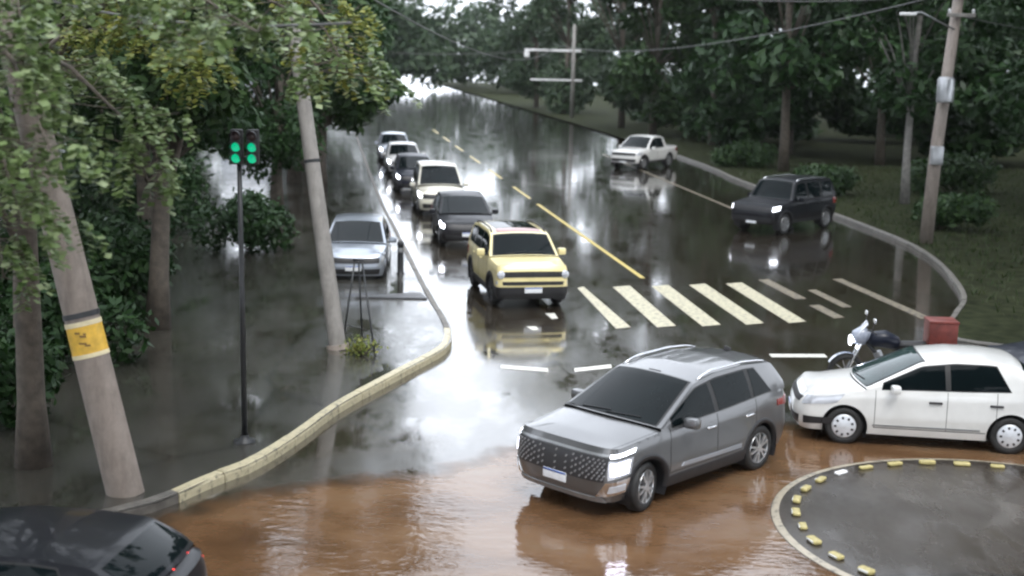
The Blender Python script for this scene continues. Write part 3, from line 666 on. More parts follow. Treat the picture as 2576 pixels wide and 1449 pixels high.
def plain_car(name, xy, fwd, label, paintm, L=4.0, W=1.73, H=1.48, kind='hatch', lit=None, glassm='glass_dark', lod=.7, steer=0, rails=False, hub='rim', tail='tail_red'):
    if kind == 'hatch':
        top = [(0, .72), (.15, .78), (.5, .9), (1.0, .98), (1.1, 1.02), (1.95, H - .07), (2.4, H), (3.0, H), (L - .65, H - .05), (L - .35, 1.2), (L - .18, 1.0), (L, .95)]
        K = dict(Xc=1.05, Xws=1.95, Xre=L - .62, Xg=L - .25, shoulder=[(0, .74), (.42, .8), (1.1, .93), (2.5, .95), (L, 1.0)]); wins = [(1.3, 2.26, 2.24, 1.32), (2.34, L - .75, L - .95, 2.32)]
    elif kind == 'suv':
        top = [(0, .92), (.12, .97), (.4, 1.03), (1.0, 1.1), (1.14, 1.13), (1.9, H - .08), (2.4, H), (3.2, H), (L - .4, H - .06), (L - .22, 1.35), (L - .1, 1.12), (L, 1.05)]
        K = dict(Xc=1.1, Xws=1.92, Xre=L - .38, Xg=L - .2, shoulder=[(0, .92), (.42, .95), (1.1, 1.03), (2.5, 1.06), (L, 1.12)]); wins = [(1.34, 2.3, 2.28, 1.34), (2.4, 3.2, 3.18, 2.38), (3.28, L - .55, L - .7, 3.28)]
    elif kind == 'boxy':
        top = [(0, 1.02), (.1, 1.08), (.4, 1.11), (1.15, 1.16), (1.22, 1.19), (1.62, H - .06), (1.95, H), (3.2, H), (L - .25, H - .04), (L - .1, 1.25), (L, 1.15)]
        K = dict(Xc=1.18, Xws=1.64, Xre=L - .24, Xg=L - .12, shoulder=[(0, 1.02), (.3, 1.05), (1.1, 1.12), (2.5, 1.14), (L, 1.16)], tail=.28, Xf=.28, e=.4, bow=.08); wins = [(1.34, 2.25, 2.25, 1.4), (2.35, 3.2, 3.2, 2.35), (3.3, L - .4, L - .42, 3.3)]
    elif kind == 'van':
        top = [(0, .85), (.15, .92), (.5, 1.02), (.9, 1.1), (1.75, H - .08), (2.2, H), (3.2, H), (L - .35, H - .05), (L - .15, 1.2), (L, 1.05)]
        K = dict(Xc=.92, Xws=1.78, Xre=L - .34, Xg=L - .18, shoulder=[(0, .85), (.42, .9), (1.1, 1.0), (2.5, 1.05), (L, 1.1)]); wins = [(1.2, 2.2, 2.2, 1.22), (2.3, 3.2, 3.2, 2.3), (3.3, L - .5, L - .55, 3.3)]
    else:   # pickup with covered bed
        top = [(0, .95), (.12, 1.02), (.4, 1.08), (1.1, 1.14), (1.2, 1.18), (1.9, H - .08), (2.3, H), (2.9, H - .01), (3.2, H - .1), (3.38, 1.22), (3.5, 1.16), (L - .1, 1.16), (L, 1.12)]
        K = dict(Xc=1.15, Xws=1.92, Xre=3.12, Xg=3.42, shoulder=[(0, .95), (.42, 1.0), (1.1, 1.08), (2.5, 1.1), (L, 1.12)]); wins = [(1.4, 2.2, 2.2, 1.42), (2.28, 3.05, 2.98, 2.28)]
    wr = .3 if kind == 'hatch' else .33; z0 = .22 if kind in ('hatch', 'van') else .3
    if kind in ('pickup', 'boxy'): wr = .37; z0 = .36
    sp = dict(L=L, W=W, H=H, z0=z0, wx=(.82, L - (.75 if kind != 'pickup' else 1.2)), wr=wr, top=top, lod=lod, tum=.18, rbow=.06, **K)
    c = place(name, xy, fwd, sp, label, 'pickup' if kind == 'pickup' else 'van' if kind == 'van' else 'car')
    c.body(paintm); c.wheels(hub, steer=steer); c.glass(glassm, wins); c.mirror(paintm, K['Xc'] + .45, sp['shoulder'][2][1] + .02); c.handle((2.1, 2.98), sp['shoulder'][2][1] - .15, paintm)
    F = c.front
    c.patch(F, [(-46, .6), (46, .6), (50, .84), (-50, .84)], 14, 4, .006, .02, 'grille', 'black_plastic')
    c.patch(F, [(-48, .1), (48, .1), (50, .34), (-50, .34)], 14, 4, .006, .02, 'air_intake', 'black_plastic')
    for sd in (1, -1):
        lm = lit if lit else 'lamp_glass'
        c.patch(F, [(sd * 56, .66), (sd * 104, .72), (sd * 112, .92), (sd * 56, .88)], 10, 5, .01, .02, 'headlight', lm)
        c.patch(c.back, [(sd * 62, .62), (sd * (98 if tail == 'tail_red' else 128), .66), (sd * (97 if tail == 'tail_red' else 126), .92), (sd * 62, .9)], 8, 5, .01, .02, 'tail_light', tail)
    c.plate(.45); c.plate(.62, False)
    S = lambda sd: (lambda X, r_: c.side(X, r_, sd)); lst = []
    for sd in (1, -1):
        for X in (K['Xc'] + .15, 2.28): lst.append((S(sd), [(X, .16), (X + .01, .16), (X + .01, 1), (X, 1)], 1, 10))
    c.seams(lst)
    if rails: c.rails('chrome', K['Xws'] + .15, K['Xre'] - .1, .93, .04, .018)
    if kind in ('suv', 'pickup', 'boxy'): c.cladding(.05, .16)
    return c
rdf = (-RD.x, -RD.y)
plain_car('black_hatchback', (-1.36, 39.8), rdf, 'black car queued directly behind the yellow SUV', 'paint_black', lit='lamp_lit', H=1.5, W=1.78)
plain_car('cream_van', (-2.62, 47.8), rdf, 'cream-roofed van queued behind the black car', 'paint_cream', L=4.4, W=1.8, H=1.8, kind='van', lit='lamp_lit')
plain_car('dark_hatchback', (-4.15, 55.6), rdf, 'dark car in the queue right behind the cream van', 'paint_navy', H=1.52, lit='lamp_lit')
plain_car('white_hatchback', (-5.3, 63.5), rdf, 'white car last but one in the queue up the road', 'paint_white', H=1.5, lit='lamp_lit', lod=.6)
plain_car('grey_hatchback', (-6.5, 71.5), rdf, 'grey car at the far end of the queue', 'paint_silver', H=1.52, lit='lamp_lit', lod=.6)
plain_car('silver_hatchback', (-4.05, 32.9), (.06, -1), 'silver-blue car parked on the pavement behind the leaning grey pole', 'paint_silver', H=1.5, W=1.7)
plain_car('white_pickup', (5.75, 70.3), (-.55, -.83), 'white pickup with covered bed turning on the far right lane', 'paint_white', L=4.9, W=1.85, H=1.78, kind='pickup')
plain_car('black_suv', (8.15, 44.9), (-.67, -.74), 'boxy black 4x4 with pale roof rails on the right lane below the woods', 'paint_black', L=4.4, W=1.86, H=1.84, kind='boxy', rails=True, lit='lamp_low', lod=.9)
plain_car('dark_suv', (8.5, 22.9), (-1, .06), 'dark car entering from the right picture edge behind the white hatchback', 'paint_navy', L=4.2, W=1.76, H=1.5, kind='hatch', lit='lamp_lit', rails=True, lod=1.)
c = plain_car('black_sedan', (-7.1, 12.0), (-1, .12), 'black car cut by the lower left picture edge with red tail light', 'paint_black', tail='tail_lit', L=4.2, W=1.75, H=1.42, kind='hatch', lod=1.)
# white van, far right behind the verge trees
plain_car('white_van', (41.0, 110), (-1, -.1), 'white van at the far right edge among the dark trees', 'paint_white', L=4.6, W=1.9, H=2.2, kind='van', lod=.6)

# motorcycle with red luggage box behind the white hatchback
simple('box_red', (.15, .03, .022), .45, var=.35, vscale=7); simple('fairing_white', (.3, .33, .4), .2, coat=1); simple('seat_black', (.015, .015, .016), .6)
def motorcycle(x, y, rz, label):
    t = empty('motorcycle', (x, y, 0), rz); t.scale = (1.1, 1.1, 1.1); tag(t, label, 'motorcycle')
    Mw = Matrix.Rotation(R(90), 3, 'X')
    for wx in (.68, -.68):
        w = empty('wheel', (wx, 0, .3)); w.parent = t
        MB().lathe([(.225, -.045), (.27, -.06), (.3, -.03), (.305, 0), (.3, .03), (.27, .06), (.225, .045)], 32, Mw).build('tyre', 'tyre', w)
        mb = MB(); mb.lathe([(.23, -.03), (.215, 0), (.23, .03)], 32, Mw); mb.lathe([(.05, -.06), (.05, .06)], 12, Mw)
        for k in range(10): a = 2 * math.pi * k / 10; mb.tube([(0, 0, 0), (.22 * math.cos(a), 0, .22 * math.sin(a))], .008, 5)
        mb.build('rim', 'grey_metal', w)
    mb = MB()
    for sd in (-.08, .08): mb.tube([(.68, sd, .3), (.42, sd, .95)], .022, 8)
    mb.build('fork', 'chrome', t); MB().grid([[(.68 + .33 * math.cos(a), yy, .3 + .33 * math.sin(a)) for yy in (-.06, 0, .06)] for a in np.linspace(.5, 2.2, 10)]).build('front_fender', 'fairing_white', t)
    MB().grid([[(-.68 + .35 * math.cos(a), yy, .3 + .35 * math.sin(a)) for yy in (-.07, 0, .07)] for a in np.linspace(1.0, 2.9, 10)]).build('rear_fender', 'black_plastic', t)
    MB().tube([(.4, 0, .85), (.1, 0, .5), (-.25, 0, .42), (-.68, 0, .32)], .035, 8).build('frame', 'dark_metal', t); MB().tube([(.38, 0, .9), (-.2, 0, .68), (-.75, 0, .74)], .03, 8).build('rear_frame', 'dark_metal', t)
    mb = MB(); mb.box((.06, 0, .4), (.34, .26, .26), None, .05); mb.tube([(.12, 0, .5), (.2, 0, .66)], .07, 10); mb.build('engine', 'grey_metal', t, sharp=40)
    tk = MB(); tk.tube([(.36, 0, .84), (.28, 0, .87), (.1, 0, .88), (-.08, 0, .82), (-.16, 0, .76)], [.06, .13, .15, .12, .06], 14); tk.build('fuel_tank', 'paint_navy', t)
    st = MB(); st.tube([(-.1, 0, .77), (-.2, 0, .79), (-.5, 0, .8), (-.72, 0, .84)], [.07, .12, .12, .08], 12); st.v = [(a, b, .8 + (c - .8) * .55) for a, b, c in st.v]; st.build('seat', 'seat_black', t)
    f = MB(); f.tube([(.62, 0, .84), (.56, 0, .88), (.44, 0, .93), (.36, 0, .9)], [.05, .13, .17, .1], 14); f.build('fairing', 'fairing_white', t)
    MB().grid([[(.56 - .16 * v, u * (.13 + .02 * v), .98 + .2 * v - .04 * u * u) for u in np.linspace(-1, 1, 8)] for v in np.linspace(0, 1, 5)]).build('windscreen', 'lamp_glass', t)
    h = MB(); h.lathe([(.085, 0), (.08, .02), (.001, .035)], 16); h.v = [(.635 + c, b, .84 + a) for a, b, c in h.v]; h.build('headlight', 'lamp_lit', t)
    MB().tube([(.3, -.36, 1.02), (.36, -.2, 1.05), (.4, 0, 1.0), (.36, .2, 1.05), (.3, .36, 1.02)], .014, 8).build('handlebar', 'dark_metal', t)
    for sd in (1, -1):
        m_ = MB().box((.34, sd * .36, 1.24), (.03, .13, .08), None, .012).build('mirror', 'chrome', t); MB().tube([(.35, sd * .26, 1.05), (.34, sd * .34, 1.22)], .008, 6).build('mirror_stalk', 'dark_metal', m_)
    MB().tube([(.15, -.12, .3), (-.3, -.15, .26), (-.85, -.16, .38)], [.03, .035, .045], 10).build('exhaust', 'chrome', t); MB().tube([(-.1, .12, .35), (-.22, .3, .02)], .014, 6).build('kickstand', 'dark_metal', t)
    MB().box((-.82, 0, .8), (.4, .26, .03), None, .01).build('rack', 'dark_metal', t)
    b = MB().box((-.8, 0, 1.02), (.46, .44, .4), None, .035).build('luggage_box', 'box_red', t, label='red luggage box on the rear rack', sharp=40); MB().box((-.8, 0, 1.22), (.48, .46, .05), None, .02).build('lid', 'box_red', b, sharp=40)
    MB().box((-.98, 0, .68), (.05, .16, .07), None, .015).build('tail_light', 'tail_red', t)
motorcycle(6.85, 23.2, R(176), 'motorcycle with pale fairing and red luggage box behind the white hatchback')

# ------------------------------------------------------------------ poles, signal, small street furniture
def leaning(p0, p1, n): p0, p1 = Vector(p0), Vector(p1); return [p0.lerp(p1, i / n) for i in range(n + 1)]
# concrete pole with yellow band (leans left)
B0, T0 = Vector((-4.97, 16.36, SW - .05)), Vector((-6.75, 16.9, 7.6))
t = empty('concrete_pole', B0); tag(t, 'leaning concrete pole with a yellow band and white rim beside the kerb', 'pole')
def rel(p, o): return Vector(p) - o
ax = T0 - B0
def pole_part(f0, f1, r0, r1, name, mat, sg=24, n=6):
    o = MB().tube([ax * (f0 + (f1 - f0) * i / n) for i in range(n + 1)], [r0 + (r1 - r0) * i / n for i in range(n + 1)], sg).build(name, mat, t, sharp=60); return o
pole_part(0, 1, .24, .185, 'shaft', 'concrete')
band = pole_part(.248, .298, .231, .228, 'yellow_band', 'band_yellow'); pole_part(.296, .304, .234, .233, 'band_rim', 'band_edge'); pole_part(.243, .25, .236, .235, 'band_rim', 'band_edge')
pole_part(.31, .319, .235, .235, 'clamp', 'dark_metal')
u_ = ax.normalized()
for k, (da, fz, w) in enumerate(((-.62, .286, .1), (-.38, .281, .12), (-.15, .285, .05), (-.5, .269, .14), (-.2, .266, .1))):
    rows = []
    for f in (fz, fz + .0035):
        rows.append([ax * f + Vector((math.sin(a) * .2325, -math.cos(a) * .2325, 0)) for a in np.linspace(da + .35, da + .35 + w * 3, 5)])
    MB().grid(rows).build('band_mark', 'lettering_brown', band)
t2b = Vector((-3.38, 25.1, SW - .03)); t = empty('grey_pole', t2b); tag(t, 'leaning grey concrete pole beside the thin sign stand', 'pole'); ax = Vector((-4.7, 26.2, 8.5)) - t2b
pole_part(0, 1, .17, .125, 'shaft', 'concrete_grey'); pole_part(0, .012, .23, .22, 'base_collar', 'concrete'); pole_part(.43, .437, .158, .158, 'clamp', 'dark_metal')
# traffic signal
sb = Vector((-3.9, 18.7, SW)); t = empty('traffic_signal', sb); tag(t, 'thin dark traffic signal post with two green lit heads', 'traffic light')
MB().tube([(0, 0, 0), (-.02, .05, 2.2), (-.05, .1, 4.5)], [.042, .038, .035], 12).build('post', 'dark_metal', t)
MB().lathe([(.16, 0), (.16, .03), (.07, .05), (.06, .12)], 16).build('base_plate', 'dark_metal', t)
for dx in (-.1, .13):
    h = MB().box((dx + .03, .06, 4.35), (.17, .15, .5), None, .025).build('signal_head', 'black_plastic', t, sharp=40)
    for k, (dz, mt) in enumerate(((.16, 'dead_lamp'), (0, 'green_lamp'), (-.16, 'green_lamp'))):
        mb = MB(); mb.lathe([(.066, 0), (.055, .015), (.001, .022)], 16); mb.v = [(v[0] + dx + .03, -.016 - v[2], v[1] + 4.35 + dz) for v in mb.v]; mb.build('lamp', mt, h)
        mb = MB(); rows = [[(dx + .03 + .074 * math.cos(a), -.02 - d, 4.35 + dz + .074 * math.sin(a)) for a in np.linspace(R(-10), R(190), 12)] for d in (0, .1)]; mb.grid(rows); mb.build('visor', 'black_plastic', h)
MB().tube([(-.12, .08, 4.2), (.2, .08, 4.2)], .02, 8).build('bracket', 'dark_metal', t)
# sign stand: two thin splayed legs
t = empty('sign_stand', (-2.95, 24.9, SW)); tag(t, 'thin dark two-legged stand on the wet pavement right of the grey pole', 'stand')
for a, b in (((-.36, .28, 0), (-.12, .35, 1.75)), ((.36, -.42, 0), (.02, .3, 1.75)), ((-.05, 1.0, 0), (-.05, .36, 1.7))): MB().tube([a, b], .018, 8).build('leg', 'dark_metal', t)
MB().tube([(-.16, .34, 1.74), (.06, .3, 1.74)], .02, 8).build('top_bar', 'dark_metal', t); MB().tube([(-.3, .3, .45), (.28, -.25, .45)], .008, 6).build('tie_wire', 'dark_metal', t)
# flat dark board and bollard
b_ = MB().prism([(-.75, -.15), (.95, -.1), (.75, .55), (.5, .6)], 0, .035).build('flat_board', 'board', smooth=False); b_.location = (-2.95, 30.6, SW + .002); tag(b_, 'dark grey wedge-shaped board lying on the pavement near the kerb', 'board')
t = empty('bollard', (-2.95, 34.1, SW)); tag(t, 'short dark bollard standing against the bright wet gleam', 'bollard')
MB().lathe([(.11, 0), (.1, .03), (.085, .05), (.08, .75), (.09, .78), (.085, .84), (.05, .88), (.001, .89)], 16).build('post', 'dark_metal', t)
MB().lathe([(.083, .58), (.085, .6), (.084, .68), (.081, .7)], 16).build('reflective_band', 'grey_metal', t)
# right utility pole
t = empty('utility_pole', (13.57, 42.8, .1)); tag(t, 'tall weathered utility pole with cross-arms on the right verge', 'pole')
MB().tube([(0, 0, 0), (.1, 0, 3), (.75, .1, 12)], [.22, .2, .14], 16).build('shaft', 'concrete', t)
for z, w in ((8.05, 1.5), (7.35, .9)):
    a = MB().box((.5, -.2, z), (w, .1, .12), None, .015).build('cross_arm', 'bark_pale', t)
    for dx in (-.42, .42): MB().lathe([(.03, 0), (.06, .03), (.035, .06), (.06, .09), (.03, .13), (.001, .15)], 10).build('insulator', 'frame_white', a).location = (.5 + dx * w, -.2, z + .06)
MB().box((.05, -.26, 2.9), (.38, .24, .6), None, .03).build('junction_box', 'grey_metal', t)
MB().lathe([(.001, 0), (.26, .0), (.27, .05), (.27, .72), (.22, .8), (.001, .82)], 18).build('transformer', 'grey_metal', t).location = (.12, -.42, 4.6)
MB().tube([(.35, -.1, 6.9), (-.9, -.6, 7.4), (-1.2, -.7, 7.35)], .03, 8).build('lamp_arm', 'grey_metal', t); MB().box((-1.35, -.75, 7.33), (.5, .2, .1), None, .03).build('lamp_head', 'frame_white', t)
# far pole with long cross-arms
FP = Vector((5.4, 128, 0)); t = empty('utility_pole', FP); tag(t, 'distant utility pole with two long white cross-arms above the road', 'pole')
MB().tube([(0, 0, 0), (0, 0, 9)], [.2, .14], 12).build('shaft', 'concrete_grey', t)
MB().box((-2.0, 0, 6.5), (5.4, .18, .22), None, .03).build('cross_arm', 'frame_white', t); MB().box((-1.6, 0, 3.7), (5.0, .14, .16), None, .03).build('cross_arm', 'frame_white', t)
MB().box((-4.5, 0, 6.1), (.5, .3, .6), None, .05).build('switch_box', 'frame_white', t)
def wire(a, b, sag, label, r_=.012):
    a, b = Vector(a), Vector(b); pts = []
    for i in range(25):
        u = i / 24; p = a.lerp(b, u); p.z -= sag * 4 * u * (1 - u); pts.append(p)
    o = MB().tube(pts, r_, 6).build('overhead_wire', 'wire'); tag(o, label, 'wire', 'overhead wires')
wire((3.4, 128, 7.1), (13.9, 42.6, 8.2), 1.2, 'overhead wire from the distant cross-arms to the right utility pole', .02)
wire((-4.6, 26.1, 7.9), (3.4, 128, 6.7), 1.6, 'overhead wire from the leaning grey pole to the distant cross-arms', .02)
wire((-6.6, 16.85, 7.1), (-4.65, 26.1, 8.2), .25, 'overhead wire joining the two leaning concrete poles', .015)
wire((-6.6, 16.85, 6.6), (-1.5, 12.0, 6.1), .2, 'overhead wire crossing the leaves at upper left', .015)

wire((-4.65, 26.1, 7.6), (-9.6, 58, 7.4), .9, 'overhead wire running up the left roadside behind the leaves', .018)
wire((-4.65, 26.1, 8.1), (13.9, 42.6, 8.15), .7, 'overhead wire crossing the road from the grey pole to the right utility pole', .016)
wire((3.4, 128, 6.6), (-17, 118, 6.2), .5, 'overhead wire crossing the far road from the distant cross-arms', .03)
wire((13.9, 42.6, 7.45), (40, 60, 7.4), .8, 'overhead wire leaving the right utility pole over the woods', .016)
# roundabout studs
stud = MB(); stud.box((0, 0, .035), (.22, .1, .06), None, .022); stud_me = stud.mesh('stud', 'stud_yellow'); stud_lit = stud.mesh('stud', 'stud_lit')
refl = MB(); refl.box((0, -.054, .04), (.16, .012, .03), None, .004); refl_me = refl.mesh('reflector', 'reflector')
a0, da = math.atan2(15.4 - RBY, 3.86 - RBX), -.185
for k in range(-3, 16):
    a = a0 + da * k; r_ = RBR + random.uniform(-.03, .03)
    lit = k == 6  # this stud's white colour stands for the light it catches
    o = link_copy(stud_lit if lit else stud_me, 'road_stud', None, (RBX + r_ * math.cos(a), RBY + r_ * math.sin(a), .024), a + math.pi / 2 + random.uniform(-.12, .12))
    o.scale = (random.uniform(.85, 1.12), random.uniform(.85, 1.15), random.uniform(.7, 1.05)); o.rotation_euler.x = random.uniform(-.06, .06)
    nth = ['', 'next', 'second', 'third', 'fourth', 'fifth', 'sixth', 'seventh', 'eighth', 'ninth', 'tenth'][abs(k - 6)]
    tag(o, 'road stud coloured white for the light it catches, among the yellow ones' if lit else 'worn yellow road stud, %s to the right of the white stud along the roundabout rim' % nth if k > 6 else 'worn yellow road stud, %s below the white stud on the near roundabout rim' % nth, 'road stud', 'studs round the roundabout')
    link_copy(refl_me, 'reflector', o)

# ------------------------------------------------------------------ vegetation
def leaf_cloud(mb, centers, radii, count, size, droop=.3, flat=.75):
    w = np.array([r[0] * r[1] * r[2] for r in radii]) ** .7; w /= w.sum()
    idx = rng.choice(len(centers), count, p=w)
    d = rng.normal(size=(count, 3)); d /= np.linalg.norm(d, axis=1)[:, None]
    rad = rng.uniform(.45, 1.05, count) ** .6
    C = np.array(centers)[idx] + d * rad[:, None] * np.array(radii)[idx]
    # small sub-clumping
    C += rng.normal(size=(count, 3)) * .08
    nrm = d * .6 + rng.normal(size=(count, 3)) * .6 + np.array([0, 0, .5]); nrm /= np.linalg.norm(nrm, axis=1)[:, None]
    t = np.cross(nrm, rng.normal(size=(count, 3))); t /= np.linalg.norm(t, axis=1)[:, None]; t[:, 2] -= droop; t /= np.linalg.norm(t, axis=1)[:, None]
    bb = np.cross(nrm, t); bb /= np.linalg.norm(bb, axis=1)[:, None]
    s = size * rng.uniform(.6, 1.35, count)[:, None]
    A = C - t * s; B = C + bb * s * .42 ; D = C + t * s; E = C - bb * s * .42
    b = len(mb.v); V = np.stack([A, B, D, E], 1).reshape(-1, 3); mb.v += V.tolist()
    mb.f += (np.arange(count)[:, None] * 4 + np.arange(4)[None] + b).tolist()
def make_tree(name, base, h, crown_r, crown_z, n_clump, leaves, lsize, lmat, label, bark='bark', tr=.25, group=None, lean=(0, 0), squash=.8, low=.0, cat='tree'):
    t = empty(name, base); tag(t, label, cat, group)
    mb = MB(); top = Vector((lean[0], lean[1], h * .8)); pts = [Vector((lean[0] * u ** 1.4 + .12 * math.sin(5 * u + base[0]), lean[1] * u ** 1.4 + .1 * math.cos(4 * u + base[1]), h * .85 * u)) for u in np.linspace(0, 1, 9)]
    mb.tube(pts, [tr * (1.25 if i == 0 else 1 - .75 * i / 8) for i in range(9)], 10)
    cs = []; rs = []
    for k in range(n_clump):
        a = rng.uniform(0, 2 * math.pi); u = rng.uniform(low, 1); rr = crown_r * math.sqrt(max(.08, 1 - (2 * u - 1) ** 2)) * rng.uniform(.35, .95)
        c = Vector((lean[0] * .9 + rr * math.cos(a), lean[1] * .9 + rr * math.sin(a), crown_z + (h - crown_z) * u)); cs.append(tuple(c)); q = crown_r * rng.uniform(.24, .42); rs.append((q, q, q * squash))
        i = min(7, max(2, int(8 * (c.z / h) * .75))); p0 = pts[i]; mid = p0.lerp(c, .55) + Vector((0, 0, .25 * (c - p0).length * .3))
        mb.tube([p0, mid, c], [tr * .35, tr * .2, tr * .06], 6)
    mb.build('trunk', bark, t)
    mb = MB(); leaf_cloud(mb, cs, rs, leaves, lsize); mb.build('crown', lmat, t, smooth=False)
    return t
# left side of the road: dense mid-distance trees
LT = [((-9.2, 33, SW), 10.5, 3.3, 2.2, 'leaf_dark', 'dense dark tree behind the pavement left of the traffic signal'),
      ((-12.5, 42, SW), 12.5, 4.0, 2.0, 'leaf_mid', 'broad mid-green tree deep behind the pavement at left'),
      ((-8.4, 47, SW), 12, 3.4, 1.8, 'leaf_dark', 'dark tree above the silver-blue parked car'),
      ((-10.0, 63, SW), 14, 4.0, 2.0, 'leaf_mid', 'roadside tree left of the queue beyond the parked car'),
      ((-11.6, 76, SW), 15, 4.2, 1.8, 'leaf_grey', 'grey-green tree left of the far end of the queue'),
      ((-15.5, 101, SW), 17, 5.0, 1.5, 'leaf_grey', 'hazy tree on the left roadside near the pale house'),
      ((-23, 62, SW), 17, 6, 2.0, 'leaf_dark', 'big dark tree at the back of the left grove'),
      ((-17, 30, SW), 12, 4, 2, 'leaf_dark', 'dark tree at the far left behind the pavement')]
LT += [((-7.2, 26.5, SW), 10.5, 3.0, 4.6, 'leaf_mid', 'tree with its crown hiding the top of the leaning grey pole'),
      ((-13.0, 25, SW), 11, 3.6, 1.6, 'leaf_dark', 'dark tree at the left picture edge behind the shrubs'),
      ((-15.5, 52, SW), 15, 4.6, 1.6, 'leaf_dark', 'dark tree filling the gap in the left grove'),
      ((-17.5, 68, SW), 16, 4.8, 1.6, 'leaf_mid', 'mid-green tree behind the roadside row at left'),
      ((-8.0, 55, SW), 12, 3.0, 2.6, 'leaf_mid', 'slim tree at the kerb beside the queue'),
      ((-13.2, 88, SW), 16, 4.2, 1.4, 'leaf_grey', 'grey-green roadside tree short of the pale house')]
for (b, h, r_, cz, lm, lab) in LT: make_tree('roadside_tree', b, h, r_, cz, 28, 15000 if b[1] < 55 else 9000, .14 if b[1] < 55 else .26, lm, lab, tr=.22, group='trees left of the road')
make_tree('roadside_tree', (-9.8, 58, SW), 20, 4.0, 9.8, 26, 8000, .26, 'leaf_mid', 'tall leaning tree reaching over the queue from the left', tr=.28, group='trees left of the road', lean=(3.2, 0))
make_tree('roadside_tree', (-13.2, 81, SW), 23, 4.6, 11, 26, 8000, .3, 'leaf_mid', 'tall leaning tree reaching over the far road from the left', tr=.3, group='trees left of the road', lean=(3.2, 0))
# right woods
RT = [((16.5, 55, .1), 19, 4.2, 4.5, 'leaf_dark', 'bark_pale', 'slender pale-trunked tree at the right verge behind the black SUV'),
      ((21.5, 50, .1), 20, 4.6, 3.5, 'leaf_dark', 'bark', 'dark tree right of the utility pole'),
      ((19.0, 43, .1), 18, 3.6, 3.8, 'leaf_mid', 'bark', 'mid-green tree at the right picture edge behind the utility pole'),
      ((14.2, 70, .1), 20, 4.5, 4.0, 'leaf_dark', 'bark', 'dark tree between the black SUV and the white pickup'),
      ((21, 76, .1), 18, 5.2, 4, 'leaf_dark', 'bark', 'big dark tree in the right woods behind the pale trunk'),
      ((13.6, 92, .1), 24, 5.0, 2.5, 'leaf_dark', 'bark', 'dark tree directly behind the white pickup'),
      ((22, 100, .1), 22, 6.2, 3, 'leaf_mid', 'bark', 'tall mid-green tree in the right woods'),
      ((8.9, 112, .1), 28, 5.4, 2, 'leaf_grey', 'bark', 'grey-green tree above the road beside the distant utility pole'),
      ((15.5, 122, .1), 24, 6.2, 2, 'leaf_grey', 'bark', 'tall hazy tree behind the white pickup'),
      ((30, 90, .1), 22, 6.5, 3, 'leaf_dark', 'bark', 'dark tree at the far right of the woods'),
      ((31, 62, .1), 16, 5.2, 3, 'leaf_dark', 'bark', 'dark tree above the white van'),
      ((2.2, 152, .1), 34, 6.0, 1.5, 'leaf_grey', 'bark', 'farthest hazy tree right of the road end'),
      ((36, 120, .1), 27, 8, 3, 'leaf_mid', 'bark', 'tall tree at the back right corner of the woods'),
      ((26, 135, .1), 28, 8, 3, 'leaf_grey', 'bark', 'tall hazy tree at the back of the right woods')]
RT += [((25.5, 58, .1), 16, 5, 1.6, 'leaf_dark', 'bark', 'low-branched dark tree right of the pale trunk'),
      ((17.5, 84, .1), 19, 5.2, 1.6, 'leaf_dark', 'bark', 'low-branched dark tree between pickup and pale trunk'),
      ((26, 80, .1), 20, 5.6, 1.4, 'leaf_dark', 'bark', 'low-branched dark tree deep in the right woods'),
      ((10.6, 101, .1), 25, 4.8, 1.4, 'leaf_mid', 'bark', 'low-branched tree left of the white pickup'),
      ((17, 104, .1), 24, 5.5, 1.4, 'leaf_mid', 'bark', 'tall low-branched tree above the white pickup'),
      ((5.2, 138, .1), 33, 6.0, 1.4, 'leaf_grey', 'bark', 'hazy low-branched tree behind the distant cross-arms'),
      ((37, 70, .1), 18, 6, 1.4, 'leaf_dark', 'bark', 'low-branched dark tree at the right edge of the woods'),
      ((26.5, 46, .1), 13, 4.6, 1.6, 'leaf_dark', 'bark', 'dark tree outside the right picture edge')]
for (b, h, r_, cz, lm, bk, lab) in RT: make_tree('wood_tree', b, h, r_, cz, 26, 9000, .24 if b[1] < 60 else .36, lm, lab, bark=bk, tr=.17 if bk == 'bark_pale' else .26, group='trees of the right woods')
BT = [((-9.5, -5, 0), 19, 6.0, 6.5, 'leaf_mid', 'tall shade tree added behind the viewpoint at left'), ((1.5, -11, 0), 21, 7.0, 7, 'leaf_mid', 'tall shade tree added directly behind the viewpoint'),  # unseen trees, added to cut the sky light and darken windshield reflections
      ((12, -4, 0), 20, 6.5, 7, 'leaf_mid', 'tall shade tree added behind the viewpoint at right'), ((21, 7, 0), 20, 6.5, 5, 'leaf_mid', 'tall shade tree added outside the picture beyond the roundabout'), ((-15, 6, 0), 18, 6.0, 5, 'leaf_dark', 'tall shade tree added outside the picture left of the black car')]
BT += [((16.5, 17, 0), 18, 7.0, 8.2, 'leaf_dark', 'spreading shade tree added outside the picture right of the roundabout'), ((18, 33, .1), 19, 6.8, 8.6, 'leaf_dark', 'spreading shade tree added over the right verge above the picture'),  # unseen overhead canopy, added to shade the junction from the open sky
      ((-13, 13, 0), 17, 6.0, 8.0, 'leaf_dark', 'spreading shade tree added outside the picture left of the near tree'), ((6, -3.5, 0), 18, 5.5, 9.5, 'leaf_mid', 'spreading shade tree added beside the viewpoint')]
for (b, h, r_, cz, lm, lab) in BT: make_tree('added_shade_tree', b, h, r_, cz, 30, 9000, .38, lm, lab, tr=.3, group='added shade trees out of view')
